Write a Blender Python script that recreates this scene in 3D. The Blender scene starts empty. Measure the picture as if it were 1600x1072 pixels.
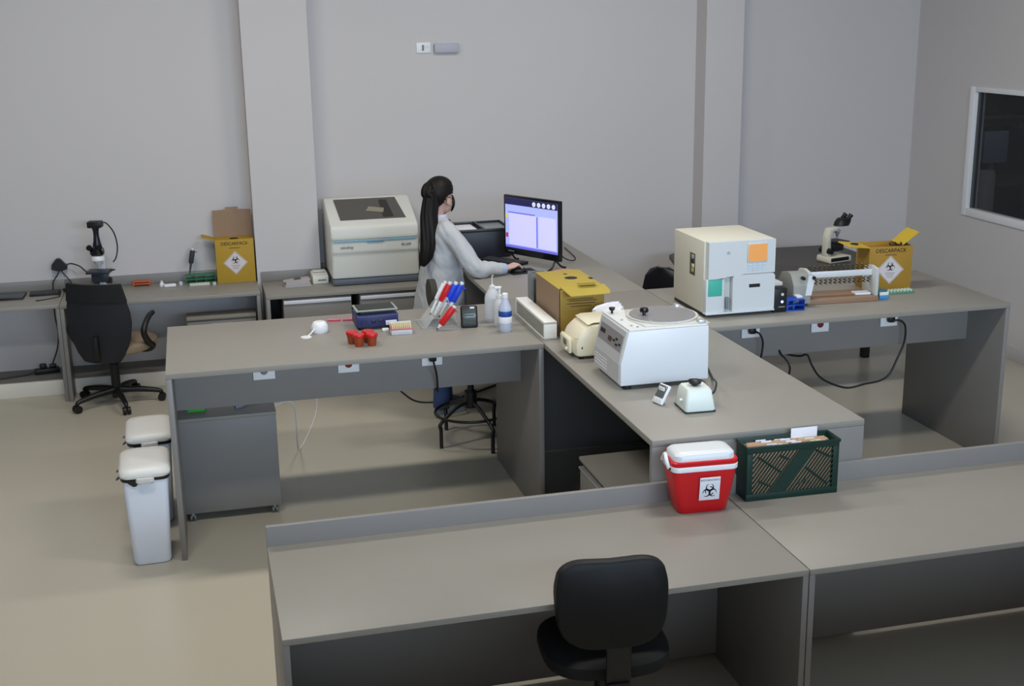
import bpy, bmesh, math, random
from mathutils import Vector, Matrix
random.seed(7)
PI = math.pi
S = bpy.context.scene
COL = S.collection

# ------------------------------------------------------------------ camera, light, exposure
CAM = Vector((-1.7388, -6.1591, 2.7301))
yaw, pitch, roll = -0.24849, -0.26205, -0.01517
fw = Vector((-math.sin(yaw)*math.cos(pitch), math.cos(yaw)*math.cos(pitch), math.sin(pitch)))
rt = Vector((math.cos(yaw), math.sin(yaw), 0)); up = rt.cross(fw)
r2 = math.cos(roll)*rt + math.sin(roll)*up; u2 = -math.sin(roll)*rt + math.cos(roll)*up
cd = bpy.data.cameras.new('camera'); cam = bpy.data.objects.new('camera', cd); COL.objects.link(cam)
M = Matrix((r2, u2, -fw)).transposed().to_4x4(); M.translation = CAM; cam.matrix_world = M
cd.sensor_width = 36; cd.lens = 43.564; cd.clip_start = .05
S.camera = cam
S.view_settings.view_transform = 'Standard'
try: S.view_settings.look = 'None'
except Exception: pass
S.view_settings.gamma = 1; S.view_settings.use_curve_mapping = False
S.view_settings.exposure = 0.32
w = bpy.data.worlds.new('world'); S.world = w; w.use_nodes = True
w.node_tree.nodes['Background'].inputs[0].default_value = (.55, .6, .7, 1)
w.node_tree.nodes['Background'].inputs[1].default_value = .3

def area(name, loc, rot, sx, sy, power, col):
    l = bpy.data.lights.new(name, 'AREA'); l.shape = 'RECTANGLE'; l.size = sx; l.size_y = sy
    l.energy = power; l.color = col
    o = bpy.data.objects.new(name, l); o.location = loc; o.rotation_euler = rot; COL.objects.link(o); return o
CEIL = 4.4
# ceiling lamps of the room and the daylight of the glazing behind the camera
LAMPS = [(x, y) for x in (-2.3, 1.0) for y in (.8, -2.1)]
for (x, y) in LAMPS:
    area('lamp_light', (x, y, CEIL-.06), (0, 0, 0), 1.2, .3, 38, (1, .955, .88))
area('daylight', (.3, -7.35, 2.78), (PI/2, 0, 0), 5.6, .8, 270, (.61, .785, 1))

# ------------------------------------------------------------------ helpers
def c(r, g, b):
    f = lambda v: (v/255/12.92 if v/255 <= .04045 else ((v/255+.055)/1.055)**2.4)
    return (f(r), f(g), f(b), 1)
MATS = {}
def mat(name, col, rough=.5, metal=0, noise=0, scale=30, bump=0, bscale=200, alpha=1, trans=0, emit=0, spec=.5, coat=0, stretch=None):
    if name in MATS: return MATS[name]
    m = bpy.data.materials.new(name); m.use_nodes = True; nt = m.node_tree; b = nt.nodes['Principled BSDF']
    b.inputs['Base Color'].default_value = col; b.inputs['Roughness'].default_value = rough; b.inputs['Metallic'].default_value = metal
    b.inputs['Specular IOR Level'].default_value = spec
    b.inputs['Alpha'].default_value = alpha; b.inputs['Transmission Weight'].default_value = trans
    b.inputs['Coat Weight'].default_value = coat
    if emit: b.inputs['Emission Color'].default_value = col; b.inputs['Emission Strength'].default_value = emit
    tc = nt.nodes.new('ShaderNodeTexCoord'); src = tc.outputs['Object']
    if stretch:
        mp = nt.nodes.new('ShaderNodeMapping'); mp.inputs['Scale'].default_value = stretch; nt.links.new(src, mp.inputs[0]); src = mp.outputs[0]
    if noise:
        n = nt.nodes.new('ShaderNodeTexNoise'); n.inputs['Scale'].default_value = scale; n.inputs['Detail'].default_value = 5
        nt.links.new(src, n.inputs['Vector'])
        r = nt.nodes.new('ShaderNodeMapRange'); r.inputs[3].default_value = 1-noise; r.inputs[4].default_value = 1+noise
        nt.links.new(n.outputs['Fac'], r.inputs[0])
        h = nt.nodes.new('ShaderNodeHueSaturation'); h.inputs['Color'].default_value = col
        nt.links.new(r.outputs[0], h.inputs['Value']); nt.links.new(h.outputs[0], b.inputs['Base Color'])
    if bump:
        n2 = nt.nodes.new('ShaderNodeTexNoise'); n2.inputs['Scale'].default_value = bscale; nt.links.new(src, n2.inputs['Vector'])
        bp = nt.nodes.new('ShaderNodeBump'); bp.inputs['Strength'].default_value = bump; bp.inputs['Distance'].default_value = .002
        nt.links.new(n2.outputs['Fac'], bp.inputs['Height']); nt.links.new(bp.outputs[0], b.inputs['Normal'])
    MATS[name] = m; return m

V = Vector
class MB:
    def __init__(s): s.b = bmesh.new()
    def box(s, x0, x1, y0, y1, z0, z1, bev=0, seg=2):
        r = bmesh.ops.create_cube(s.b, size=1); vs = r['verts']
        for v in vs: v.co = V(((x0+x1)/2+v.co.x*(x1-x0), (y0+y1)/2+v.co.y*(y1-y0), (z0+z1)/2+v.co.z*(z1-z0)))
        if bev:
            es = {e for v in vs for e in v.link_edges}
            bmesh.ops.bevel(s.b, geom=list(es), offset=bev, segments=seg, affect='EDGES', profile=.5)
        return s
    def ring(s, pts): return [s.b.verts.new(p) for p in pts]
    def loft(s, rings, cap=True, close=False):
        R = [s.ring(r) for r in rings]; n = len(R[0])
        pairs = list(zip(R, R[1:])) + ([(R[-1], R[0])] if close else [])
        for a, b in pairs:
            for i in range(n): s.b.faces.new((a[i], a[(i+1) % n], b[(i+1) % n], b[i]))
        if cap and not close:
            s.b.faces.new(R[0][::-1]); s.b.faces.new(R[-1])
        return s
    def cyl(s, p0, p1, r0, r1=None, seg=20):
        r1 = r0 if r1 is None else r1
        return s.loft([circ(p0, V(p1)-V(p0), r0, seg), circ(p0, V(p1)-V(p0), r1, seg, V(p1))])
    def tube(s, pts, r, seg=8, sub=4, smooth=True):
        P = [V(p) for p in pts]
        if smooth and len(P) > 2: P, rr = spline(P, r, sub)
        else: rr = [r]*len(P) if not isinstance(r, (list, tuple)) else list(r)
        rings = []; prev = None
        for i, p in enumerate(P):
            d = (P[min(i+1, len(P)-1)] - P[max(i-1, 0)])
            if d.length < 1e-9: d = V((0, 0, 1))
            d.normalize()
            if prev is None:
                a = d.cross(V((0, 0, 1)));
                if a.length < .05: a = d.cross(V((1, 0, 0)))
                a.normalize()
            else:
                a = prev - d*prev.dot(d); a.normalize()
            prev = a; b = d.cross(a)
            rings.append([p + rr[i]*(math.cos(t)*a+math.sin(t)*b) for t in [2*PI*k/seg for k in range(seg)]])
        return s.loft(rings)
    def lathe(s, prof, cx=0, cy=0, cz=0, seg=24):
        return s.loft([[V((cx+max(r, 1e-4)*math.cos(2*PI*k/seg), cy+max(r, 1e-4)*math.sin(2*PI*k/seg), cz+z)) for k in range(seg)] for r, z in prof])
    def prism(s, poly, axis, a, b, bev=0):
        def mk(p, t):
            return V((t, p[0], p[1])) if axis == 'x' else V((p[0], t, p[1])) if axis == 'y' else V((p[0], p[1], t))
        A = s.ring([mk(p, a) for p in poly]); B = s.ring([mk(p, b) for p in poly]); n = len(poly); fs = []
        for i in range(n): fs.append(s.b.faces.new((A[i], A[(i+1) % n], B[(i+1) % n], B[i])))
        fs.append(s.b.faces.new(A[::-1])); fs.append(s.b.faces.new(B))
        if bev:
            bmesh.ops.recalc_face_normals(s.b, faces=fs)
            es = {e for f in fs for e in f.edges}
            bmesh.ops.bevel(s.b, geom=list(es), offset=bev, segments=2, affect='EDGES', profile=.5)
        return s
    def ball(s, ce, r, u=20, v=12):
        r = (r, r, r) if not isinstance(r, (tuple, list)) else r
        q = bmesh.ops.create_uvsphere(s.b, u_segments=u, v_segments=v, radius=1)
        for x in q['verts']: x.co = V((ce[0]+x.co.x*r[0], ce[1]+x.co.y*r[1], ce[2]+x.co.z*r[2]))
        return s
    def xf(s, M):
        bmesh.ops.transform(s.b, matrix=M, verts=s.b.verts[:]); return s
    def build(s, name, m, parent=None, flat=False, ang=.7):
        bmesh.ops.recalc_face_normals(s.b, faces=s.b.faces[:])
        me = bpy.data.meshes.new(name); s.b.to_mesh(me); s.b.free()
        return link(name, me, m, parent, flat, ang)
def link(name, me, m, parent=None, flat=False, ang=.7):
    if m:
        me.materials.clear(); me.materials.append(m)
    if not flat:
        me.polygons.foreach_set('use_smooth', [True]*len(me.polygons)); me.set_sharp_from_angle(angle=ang)
    o = bpy.data.objects.new(name, me); COL.objects.link(o)
    if parent: o.parent = parent
    return o
def circ(p, d, r, seg, at=None):
    d = V(d).normalized(); a = d.cross(V((0, 0, 1)))
    if a.length < .01: a = V((1, 0, 0))
    a.normalize(); b = d.cross(a); q = V(p) if at is None else at
    return [q + r*(math.cos(2*PI*k/seg)*a+math.sin(2*PI*k/seg)*b) for k in range(seg)]
def spline(P, r, sub):
    out = []; rr = []; n = len(P); R = r if isinstance(r, (list, tuple)) else [r]*n
    for i in range(n-1):
        p0, p1, p2, p3 = P[max(i-1, 0)], P[i], P[i+1], P[min(i+2, n-1)]
        for k in range(sub):
            t = k/sub
            out.append(.5*((2*p1)+(p2-p0)*t+(2*p0-5*p1+4*p2-p3)*t*t+(3*p1-p0-3*p2+p3)*t**3)); rr.append(R[i]+(R[i+1]-R[i])*t)
    out.append(P[-1]); rr.append(R[-1]); return out, rr
def rrect(w, h, r, n=5, cx=0, cy=0):
    p = []
    for sx, sy, a in ((1, 1, 0), (-1, 1, PI/2), (-1, -1, PI), (1, -1, 1.5*PI)):
        for k in range(n+1):
            t = a+PI/2*k/n; p.append((cx+sx*(w/2-r)+r*math.cos(t), cy+sy*(h/2-r)+r*math.sin(t)))
    return p
def sup(a, b, n=32, e=.75):
    p = []
    for k in range(n):
        t = 2*PI*k/n; x, y = math.cos(t), math.sin(t)
        p.append((a*math.copysign(abs(x)**e, x), b*math.copysign(abs(y)**e, y)))
    return p
def thing(name, label, cat, loc=(0, 0, 0), rz=0, group=None):
    o = bpy.data.objects.new(name, None); COL.objects.link(o); o.empty_display_size = .05
    o.location = loc; o.rotation_euler = (0, 0, rz); return tag(o, label, cat, group)
def tag(o, label, cat, group=None):
    o['label'] = label; o['category'] = cat
    if group: o['group'] = group
    return o
def struct(o): o['kind'] = 'structure'; return o
def adopt(o, name, t):
    o.name = name; o.parent = t
    o.matrix_parent_inverse = (Matrix.Translation(t.location) @ t.rotation_euler.to_matrix().to_4x4()).inverted()
def dup(t, loc, rz=None, label=None, group=None):
    r = t.copy(); COL.objects.link(r); r.location = loc
    if rz is not None: r.rotation_euler = (0, 0, rz)
    if label: r['label'] = label
    if group: r['group'] = group
    for ch in list(t.children):
        k = ch.copy(); COL.objects.link(k); k.parent = r
        for g in list(ch.children):
            d = g.copy(); COL.objects.link(d); d.parent = k
    return r
def text(name, s, size, m, parent, M, ext=.0006, font_scale=1.0):
    cu = bpy.data.curves.new(name, 'FONT'); cu.body = s; cu.size = size; cu.extrude = ext; cu.align_x = 'CENTER'; cu.align_y = 'CENTER'
    cu.resolution_u = 3
    o = bpy.data.objects.new(name+'_tmp', cu); COL.objects.link(o)
    dg = bpy.context.evaluated_depsgraph_get(); me = bpy.data.meshes.new_from_object(o.evaluated_get(dg))
    bpy.data.objects.remove(o); me.name = name; me.transform(M @ Matrix.Scale(font_scale, 4, (1, 0, 0)))
    return link(name, me, m, parent, flat=True)
FRONT = Matrix.Rotation(PI/2, 4, 'X')      # lettering that reads on a face looking towards -y
def T(x, y, z): return Matrix.Translation((x, y, z))
def biohazard(m, parent, name, r, M):
    b = MB()
    def flat(poly):
        b.prism([(p[0]*r, p[1]*r) for p in poly], 'z', 0, .0008)
    for k in range(3):
        a = PI/2+2*PI*k/3; C = (.46*math.cos(a), .46*math.sin(a)); D = (.56*math.cos(a), .56*math.sin(a))
        o1 = [(C[0]+.54*math.cos(a+t), C[1]+.54*math.sin(a+t)) for t in [.42+(2*PI-.84)*i/20 for i in range(21)]]
        i1 = [(D[0]+.40*math.cos(a+t), D[1]+.40*math.sin(a+t)) for t in [.36+(2*PI-.72)*i/20 for i in range(21)]]
        for i in range(20): flat([o1[i], o1[i+1], i1[i+1], i1[i]])
    for i in range(24):
        t0, t1 = 2*PI*i/24, 2*PI*(i+1)/24
        if i % 8 in (1, 2, 3, 4, 5):
            tt = [(math.cos(t0), math.sin(t0)), (math.cos(t1), math.sin(t1))]
            flat([(.62*tt[0][0], .62*tt[0][1]), (.62*tt[1][0], .62*tt[1][1]), (.50*tt[1][0], .50*tt[1][1]), (.50*tt[0][0], .50*tt[0][1])])
    b.xf(M); return b.build(name, m, parent, flat=True)
def remesh(mb, voxel, smooth=3, fac=.5):
    bmesh.ops.recalc_face_normals(mb.b, faces=mb.b.faces[:])
    me = bpy.data.meshes.new('tmp'); mb.b.to_mesh(me); mb.b.free(); o = bpy.data.objects.new('tmp', me); COL.objects.link(o)
    r = o.modifiers.new('r', 'REMESH'); r.mode = 'VOXEL'; r.voxel_size = voxel
    if smooth:
        q = o.modifiers.new('s', 'SMOOTH'); q.iterations = smooth; q.factor = fac
    dg = bpy.context.evaluated_depsgraph_get(); out = bpy.data.meshes.new_from_object(o.evaluated_get(dg))
    bpy.data.objects.remove(o); return out

# ------------------------------------------------------------------ materials
LAM = mat('taupe_laminate', c(144, 140, 132), .42, noise=.03, scale=9, bump=.05, bscale=400, spec=.4)
LAME = mat('taupe_laminate_edge', c(132, 129, 126), .45, noise=.03, scale=9)
WALLM = mat('painted_wall', c(201, 197, 196), .8, noise=.015, scale=1.2, bump=.08, bscale=60)
FLOORM = mat('beige_floor', c(186, 180, 164), .28, noise=.03, scale=1.6, spec=.4)
CEILM = mat('ceiling_grey', c(150, 150, 150), .9)  # unseen ceiling, greyed down to cut bounced light
WHITE = mat('white_plastic', c(232, 233, 235), .4)
WHITEM = mat('white_painted_metal', c(219, 222, 225), .35)
IVORY = mat('ivory_plastic', c(226, 222, 204), .45)
CREAM = mat('cream_plastic', c(236, 228, 200), .35)
GREYW = mat('grey_white_plastic', c(205, 207, 205), .45)
BLACK = mat('black_plastic', c(17, 18, 20), .45)
BLACKG = mat('glossy_black', c(18, 19, 23), .2)
FABB = mat('black_fabric', c(22, 23, 26), .85, noise=.1, scale=300, bump=.3, bscale=900)
RUBBER = mat('black_rubber', c(20, 20, 21), .7)
PALUM = mat('pale_aluminium', c(222, 225, 230), .4, .1)
DGREY = mat('dark_grey_plastic', c(70, 72, 76), .5)
MGREY = mat('mid_grey_plastic', c(120, 121, 124), .5)
ALU = mat('brushed_aluminium', c(205, 209, 214), .35, .7)
CHROME = mat('chrome', c(200, 202, 205), .2, 1)
YEL = mat('yellow_card', c(178, 142, 42), .7, noise=.05, scale=12)
YELD = mat('mustard_card', c(158, 128, 52), .75, noise=.06, scale=12)
CARD = mat('brown_card', c(152, 126, 102), .8, noise=.05, scale=20)
INK = mat('black_ink', c(26, 24, 22), .7)
INKB = mat('brown_ink', c(92, 66, 22), .75)
RED = mat('red_plastic', c(200, 22, 26), .35)
GREEN = mat('dark_green_plastic', c(5, 46, 37), .45)
GRN = mat('green_plastic', c(24, 120, 74), .45)
PALEP = mat('pale_label', c(216, 205, 205), .6)
BLUE = mat('blue_plastic', c(34, 74, 190), .35)
TEAL = mat('teal_film', c(70, 182, 162), .5)
CLEAR = mat('clear_acrylic', c(235, 240, 242), .08, alpha=.28)
FROST = mat('frosted_plastic', c(236, 240, 244), .35, alpha=.66)
WOOD = mat('brown_wood', c(146, 116, 92), .55, noise=.12, scale=14, stretch=(1, 12, 12))
CLOTH = mat('light_grey_cotton', c(184, 187, 190), .9, noise=.03, scale=40, bump=.2, bscale=25)
SKIN = mat('skin', c(206, 168, 150), .55, noise=.03, scale=30)
HAIR = mat('dark_brown_hair', c(19, 14, 11), .55, noise=.25, scale=90, stretch=(8, 8, .6), spec=.25)
DENIM = mat('blue_denim', c(46, 66, 108), .9, noise=.1, scale=120)
MASKM = mat('black_mask_cloth', c(20, 20, 22), .85)
PAPER = mat('white_paper', c(236, 236, 242), .7)

# ------------------------------------------------------------------ structure
H, HC, HF, t = 1.008, .732, .748, .028
XW, YW, XL0, YF0 = 4.4175, 3.649, -8.5, -7.5
struct(MB().box(XL0, XW+3, YF0, 6.6, -.06, 0).build('floor', FLOORM))
struct(MB().box(XL0, XW, YF0, YW, CEIL, CEIL+.05).build('ceiling', CEILM))
struct(MB().box(XL0, XW+.12, YW, YW+.12, 0, CEIL).build('wall_back', WALLM))
struct(MB().box(XL0-.1, XL0, YF0, YW, 0, CEIL).build('wall_left', WALLM))
wy0, wy1, wz0, wz1 = .75, 2.80, 1.06, 2.065       # window in the right wall
b = MB()
b.box(XW, XW+.12, YF0, wy0, 0, CEIL); b.box(XW, XW+.12, wy1, YW, 0, CEIL)
b.box(XW, XW+.12, wy0, wy1, 0, wz0); b.box(XW, XW+.12, wy0, wy1, wz1, CEIL)
struct(b.build('wall_right', WALLM))
wn = struct(thing('window_1', '', '')); del wn['label'], wn['category']
f = MB(); fw_ = .045
f.box(XW-.015, XW+.06, wy0-.02, wy0+fw_, wz0-.02, wz1+.02, .003); f.box(XW-.015, XW+.06, wy1-fw_, wy1+.02, wz0-.02, wz1+.02, .003)
f.box(XW-.015, XW+.06, wy0+fw_+.0005, wy1-fw_-.0005, wz0-.02, wz0+fw_, .003); f.box(XW-.015, XW+.06, wy0+fw_+.0005, wy1-fw_-.0005, wz1-.02, wz1+.02, .003)
f.build('window_frame', WHITE, wn)
MB().box(XW+.03, XW+.036, wy0+.02, wy1-.02, wz0+.02, wz1-.02).build('pane', mat('dark_glass', c(40, 44, 46), .05, alpha=.35), wn)
f = MB(); f.box(XW+.02, XW+.05, wy1-fw_-.03, wy1-fw_, wz0+.03, wz1-.03); f.build('inner_sash', mat('grey_sash', c(70, 74, 78), .4), wn)
# the dim room seen through that window
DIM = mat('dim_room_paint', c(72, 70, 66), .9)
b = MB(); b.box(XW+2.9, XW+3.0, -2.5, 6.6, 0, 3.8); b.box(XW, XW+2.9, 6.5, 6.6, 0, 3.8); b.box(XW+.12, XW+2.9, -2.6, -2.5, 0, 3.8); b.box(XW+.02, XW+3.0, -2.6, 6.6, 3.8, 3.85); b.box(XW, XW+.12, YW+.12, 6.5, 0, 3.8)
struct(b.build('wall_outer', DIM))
area('side_room_fill', (XW+1.5, 3.4, 3.7), (0, 0, 0), .6, .6, 9, (.9, .95, 1))  # added fill light, no fitting seen, to brighten what stands in there
# front wall behind the camera with its glazing
gx0, gx1, gz0, gz1 = -2.6, 3.2, 2.3, 3.26
b = MB(); b.box(XL0, gx0, YF0-.1, YF0, 0, CEIL); b.box(gx1, XW, YF0-.1, YF0, 0, CEIL); b.box(gx0, gx1, YF0-.1, YF0, 0, gz0); b.box(gx0, gx1, YF0-.1, YF0, gz1, CEIL)
struct(b.build('wall_front', WALLM))
wn2 = struct(thing('window_2', '', '')); del wn2['label'], wn2['category']
f = MB()
for i in range(5):
    x = gx0+(gx1-gx0)*i/4; f.box(x-.03, x+.03, YF0-.06, YF0-.01, gz0, gz1)
f.box(gx0, gx1, YF0-.06, YF0-.01, gz0, gz0+.05); f.box(gx0, gx1, YF0-.06, YF0-.01, gz1-.05, gz1)
f.build('window_frame', WHITE, wn2)
# assumed landing under the camera; unseen guard wall added to shade near desks
struct(MB().box(XL0, XW, YF0, -5.13, .95, 1.12).build('floor_landing', FLOORM))
struct(MB().box(XL0, XW, -5.13, -5.05, 0, 1.90).build('wall_light_block', WALLM))
struct(MB().box(-1.328, -.839, 3.44, YW, 0, CEIL).build('trim_1', WALLM))
struct(MB().box(2.357, 2.685, 3.44, YW, 0, CEIL).build('trim_2', WALLM))
PL = mat('plinth_white', c(222, 218, 208), .6)
tr = struct(MB().box(XL0, -1.345, 3.285, YW, 0, .112, .003).build('trim_3', PL))
MB().box(XL0, -1.345, 3.30, YW-.01, .112, .118).build('ledge_top', mat('grey_ledge', c(120, 117, 112), .6), tr)
struct(MB().box(XW-.012, XW, YF0, YW, 0, .12, .003).build('baseboard_right', WALLM))
struct(MB().box(-.8, XW-.012, YW-.012, YW, 0, .12, .003).build('baseboard_back', WALLM))
# ceiling lamps above the frame
lampm = mat('lamp_diffuser', (1, .96, .9, 1), .5, emit=2)
proto = None
for i, (x, y) in enumerate(LAMPS):
    if proto is None:
        proto = thing('ceiling_light', 'long white panel lamp fixed flat on the ceiling', 'ceiling light', (x, y, CEIL), 0, 'panel lamps on the ceiling')
        b = MB(); b.box(-.64, .64, -.19, -.16, -.05, 0); b.box(-.64, .64, .16, .19, -.05, 0); b.box(-.64, -.61, -.16, .16, -.05, 0); b.box(.61, .64, -.16, .16, -.05, 0)
        b.build('frame', WHITE, proto); MB().box(-.61, .61, -.16, .16, -.03, -.02).build('diffuser', lampm, proto)
    else: dup(proto, (x, y, CEIL))

# ------------------------------------------------------------------ benches
def outlet(parent, x, y, z, plugged):
    o = MB().box(x-.058, x+.058, y-.012, y, z, z+.078, .003).build('outlet_plate', WHITE, parent)
    MB().cyl((x, y-.0125, z+.048), (x, y-.0145, z+.048), .021, seg=16).build('socket', mat('socket_red', c(110, 22, 18), .5) if plugged == 'red' else MGREY, o)
    if plugged == 'plug':
        MB().box(x-.02, x+.02, y-.05, y-.0145, z+.030, z+.066, .008).build('plug', BLACK, o)
XA, DM = -1.957, 1.006
mid = thing('lab_bench', 'long taupe laminate bench with pipettes, a blue shaker and red cups on top', 'bench', (0, 0, 0))
MB().box(XA, 0, 0, DM, H-t, H, .002).build('worktop', LAM, mid)
MB().box(XA, XA+t, .002, DM, 0, H-t-.0005, .002).build('side_panel', LAME, mid)
MB().box(-t, -.0005, .002, DM, 0, H-t-.0005, .002).build('side_panel', LAME, mid)
MB().box(XA+t+.0005, -t-.0005, .38, .40, .695, H-t-.0005, .0015).build('modesty_panel', LAME, mid)
for x, pl in ((-1.46, 'none'), (-1.005, 'red'), (-.542, 'plug')): outlet(mid, x, .3795, .832, pl)

isl = thing('island_counter', 'long taupe counter running from the crate past the centrifuge and mustard box', 'counter')
YF, W, YS = -1.621, .975, 1.079
MB().box(.002, W, YF, YS, H-t, H, .002).build('worktop', LAM, isl)
MB().box(.002, W, YF, YF+t, 0, H-t-.0005, .002).build('end_panel', LAME, isl)
MB().box(W-t, W, YF+t+.0005, YS, 0, H-t-.0005, .002).build('side_panel', LAME, isl)
MB().box(.002, W-t-.0005, 1.045, YS-.002, 0, H-t-.0005, .002).build('back_panel', LAME, isl)

rear = thing('rear_counter', 'taupe counter against the back wall carrying the monitor and keyboard', 'counter')
MB().box(.002, W, YS+.004, 3.645, H-t, H, .002).build('worktop', LAM, rear)
MB().box(W-t, W, YS+.004, 3.645, .0, H-t-.0005, .002).build('side_panel', LAME, rear)
MB().box(.002, W-t-.0005, 2.60, 2.62, .15, H-t-.0005, .0015).build('back_panel', LAME, rear)

YR, XR = .052, 2.90
rb = thing('lab_bench', 'taupe laminate bench with the analyser, tube roller and open yellow box on top', 'bench')
MB().box(W+.003, XR, YR, YS, H-t, H, .002).build('worktop', LAM, rb)
MB().box(XR-t, XR, YR+.002, YS, 0, H-t-.0005, .002).build('side_panel', LAME, rb)
MB().box(W+.003, XR-t-.0005, .42, .44, .70, H-t-.0005, .0015).build('modesty_panel', LAME, rb)
for x, pl in ((1.395, 'plug'), (1.85, 'red'), (2.315, 'plug')): outlet(rb, x, .4195, .826, pl)

def front_desk(x0, x1, label, backdrop):
    d = thing('office_desk', label, 'desk'); y0, y1, u, tt = -2.411, -1.650, .082, .023
    MB().box(x0, x1, y0, y1, HF-tt, HF, .002).build('desktop', LAM, d)
    MB().box(x0, x1, y1+.0005, y1+.0225, HF-.3, HF+u, .002).build('upstand', LAME, d)
    MB().box(x0, x0+tt, y0+.001, y1, 0, HF-tt-.0005, .002).build('side_panel', LAME, d)
    MB().box(x1-tt, x1, y0+.001, y1, 0, HF-tt-.0005, .002).build('side_panel', LAME, d)
    MB().box(x0+tt+.0005, x1-tt-.0005, y1-.022, y1-.002, .022, HF-tt-.0005, .0015).build('back_panel', LAME, d)
    return d
front_desk(-1.58, .316, 'taupe office desk nearest the viewer with black chair pushed under it', 1)
front_desk(.320, 2.25, 'taupe office desk in the near right corner beyond the narrow desk joint', 1)

def wall_counter(name, x0, x1, y0, y1, label, sides):
    d = thing(name, label, 'counter')
    MB().box(x0, x1, y0, y1, HC-t, HC, .002).build('worktop', LAM, d)
    MB().box(x0, x1, y1-.02, y1, HC+.0005, HC+.074, .002).build('upstand', LAME, d)
    for x in sides: MB().box(x, x+t, y0+.001, y1-.37, 0, HC-t-.0005, .002).build('side_panel', LAME, d)
    return d
wall_counter('wall_desk', -4.6, -2.757, 3.085, YW-.002, 'taupe wall desk at the left edge carrying laptop and keyboard', (-4.6, -2.785))
wall_counter('wall_counter', -2.753, -1.332, 3.06, YW-.002, 'taupe wall counter behind the mesh chair with open yellow box', (-2.753, -1.36))
bc = thing('cabinet_counter', 'taupe cabinet counter with aluminium handles below the large white analyser', 'counter')
MB().prism([(-1.30, 2.885), (-.002, 2.885), (-.002, 3.645), (-.838, 3.645), (-.838, 3.438), (-1.30, 3.438)], 'z', HC-t, HC, .002).build('worktop', LAM, bc)
MB().box(-1.30, -.84, 3.418, 3.438, HC+.0005, HC+.074, .002).build('upstand', LAME, bc)
MB().box(-.836, -.002, 3.627, 3.645, HC+.0005, HC+.074, .002).build('upstand', LAME, bc)
MB().box(-1.30, -1.272, 2.887, 3.436, 0, HC-t-.0005, .002).build('side_panel', LAME, bc)
MB().box(-.03, -.002, 2.887, 3.62, 0, HC-t-.0005, .002).build('side_panel', LAME, bc)
MB().box(-1.271, -.031, 3.40, 3.418, .1, HC-t-.0005).build('back_panel', mat('dark_board', c(60, 58, 55), .8), bc)
def cabinet(x0, x1, label):
    d = thing('base_cabinet', label, 'cabinet', (x0, 2.905, 0)); w_ = x1-x0
    MB().box(0, w_, .02, .42, .06, .69, .002).build('carcass', LAME, d)
    dr = MB().box(.002, w_-.002, 0, .019, .07, .655, .002).build('door', LAME, d)
    MB().box(.004, w_-.004, -.012, .019, .6555, .683, .003).build('handle', PALUM, dr)
cabinet(-1.178, -.672, 'taupe base cabinet with long aluminium handle under the stacked papers')
cabinet(-.610, -.09, 'taupe base cabinet with long aluminium handle under the white analyser')

# pedestals
def caster(parent, x, y):
    o = MB().cyl((x, y, .044), (x, y, .0518), .016, seg=12).box(x-.014, x+.014, y-.010, y+.010, .024, .044, .003).build('caster', ALU, parent)
    MB().cyl((x-.016, y-.004, .022), (x-.005, y-.004, .022), .0215, seg=16).cyl((x+.005, y-.004, .022), (x+.016, y-.004, .022), .0215, seg=16).build('wheel', MGREY, o)
pd = thing('drawer_pedestal', 'grey rolling pedestal standing behind the two white bins', 'cabinet', (-1.668, .70, 0))
MB().box(-.262, .262, -.20, .24, .052, .585, .002).build('carcass', LAME, pd)
MB().box(-.264, .264, -.202, .242, .5855, .605, .002).build('top', LAM, pd)
for i in range(3):
    z0 = .06+i*.173; dr = MB().box(-.258, .258, .2405, .258, z0, z0+.166, .002).build('drawer', LAME, pd)
    MB().box(-.08, .08, .2585, .272, z0+.12, z0+.135, .003).build('handle', ALU, dr)
for x in (-.225, .225):
    for y in (-.165, .2): caster(pd, x, y)
pd2 = thing('drawer_pedestal', 'taupe drawer pedestal under the near end of the island counter', 'cabinet', (0, 0, 0))
MB().box(.03, .43, -1.40, -.60, .06, .56, .002).build('carcass', LAME, pd2)
MB().box(.008, .432, -1.402, -.598, .561, .58, .002).build('top', LAM, pd2)
for i in range(3):
    z0 = .075+i*.158; dr = MB().box(.012, .0295, -1.395, -.605, z0, z0+.140, .002).build('drawer', LAME, pd2)
    MB().box(.004, .0115, -1.395, -.605, z0+.128, z0+.1395, .001).build('handle', ALU, dr)
pd3 = thing('drawer_pedestal', 'taupe pedestal with dark top gap under the counter of the open yellow box', 'cabinet', (0, 0, 0))
MB().box(-1.88, -1.372, 3.13, 3.27, .052, .535, .002).build('carcass', LAME, pd3)
MB().box(-1.88, -1.372, 3.11, 3.272, .5355, .56, .002).build('top', LAM, pd3)
for i in range(2):
    dr = MB().box(-1.876, -1.376, 3.112, 3.129, .09+i*.22, .30+i*.22, .002).build('drawer', LAME, pd3)
    MB().box(-1.70, -1.55, 3.10, 3.1115, .27+i*.22, .285+i*.22, .002).build('handle', ALU, dr)
for x in (-1.84, -1.41): caster(pd3, x, 3.17); 

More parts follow.
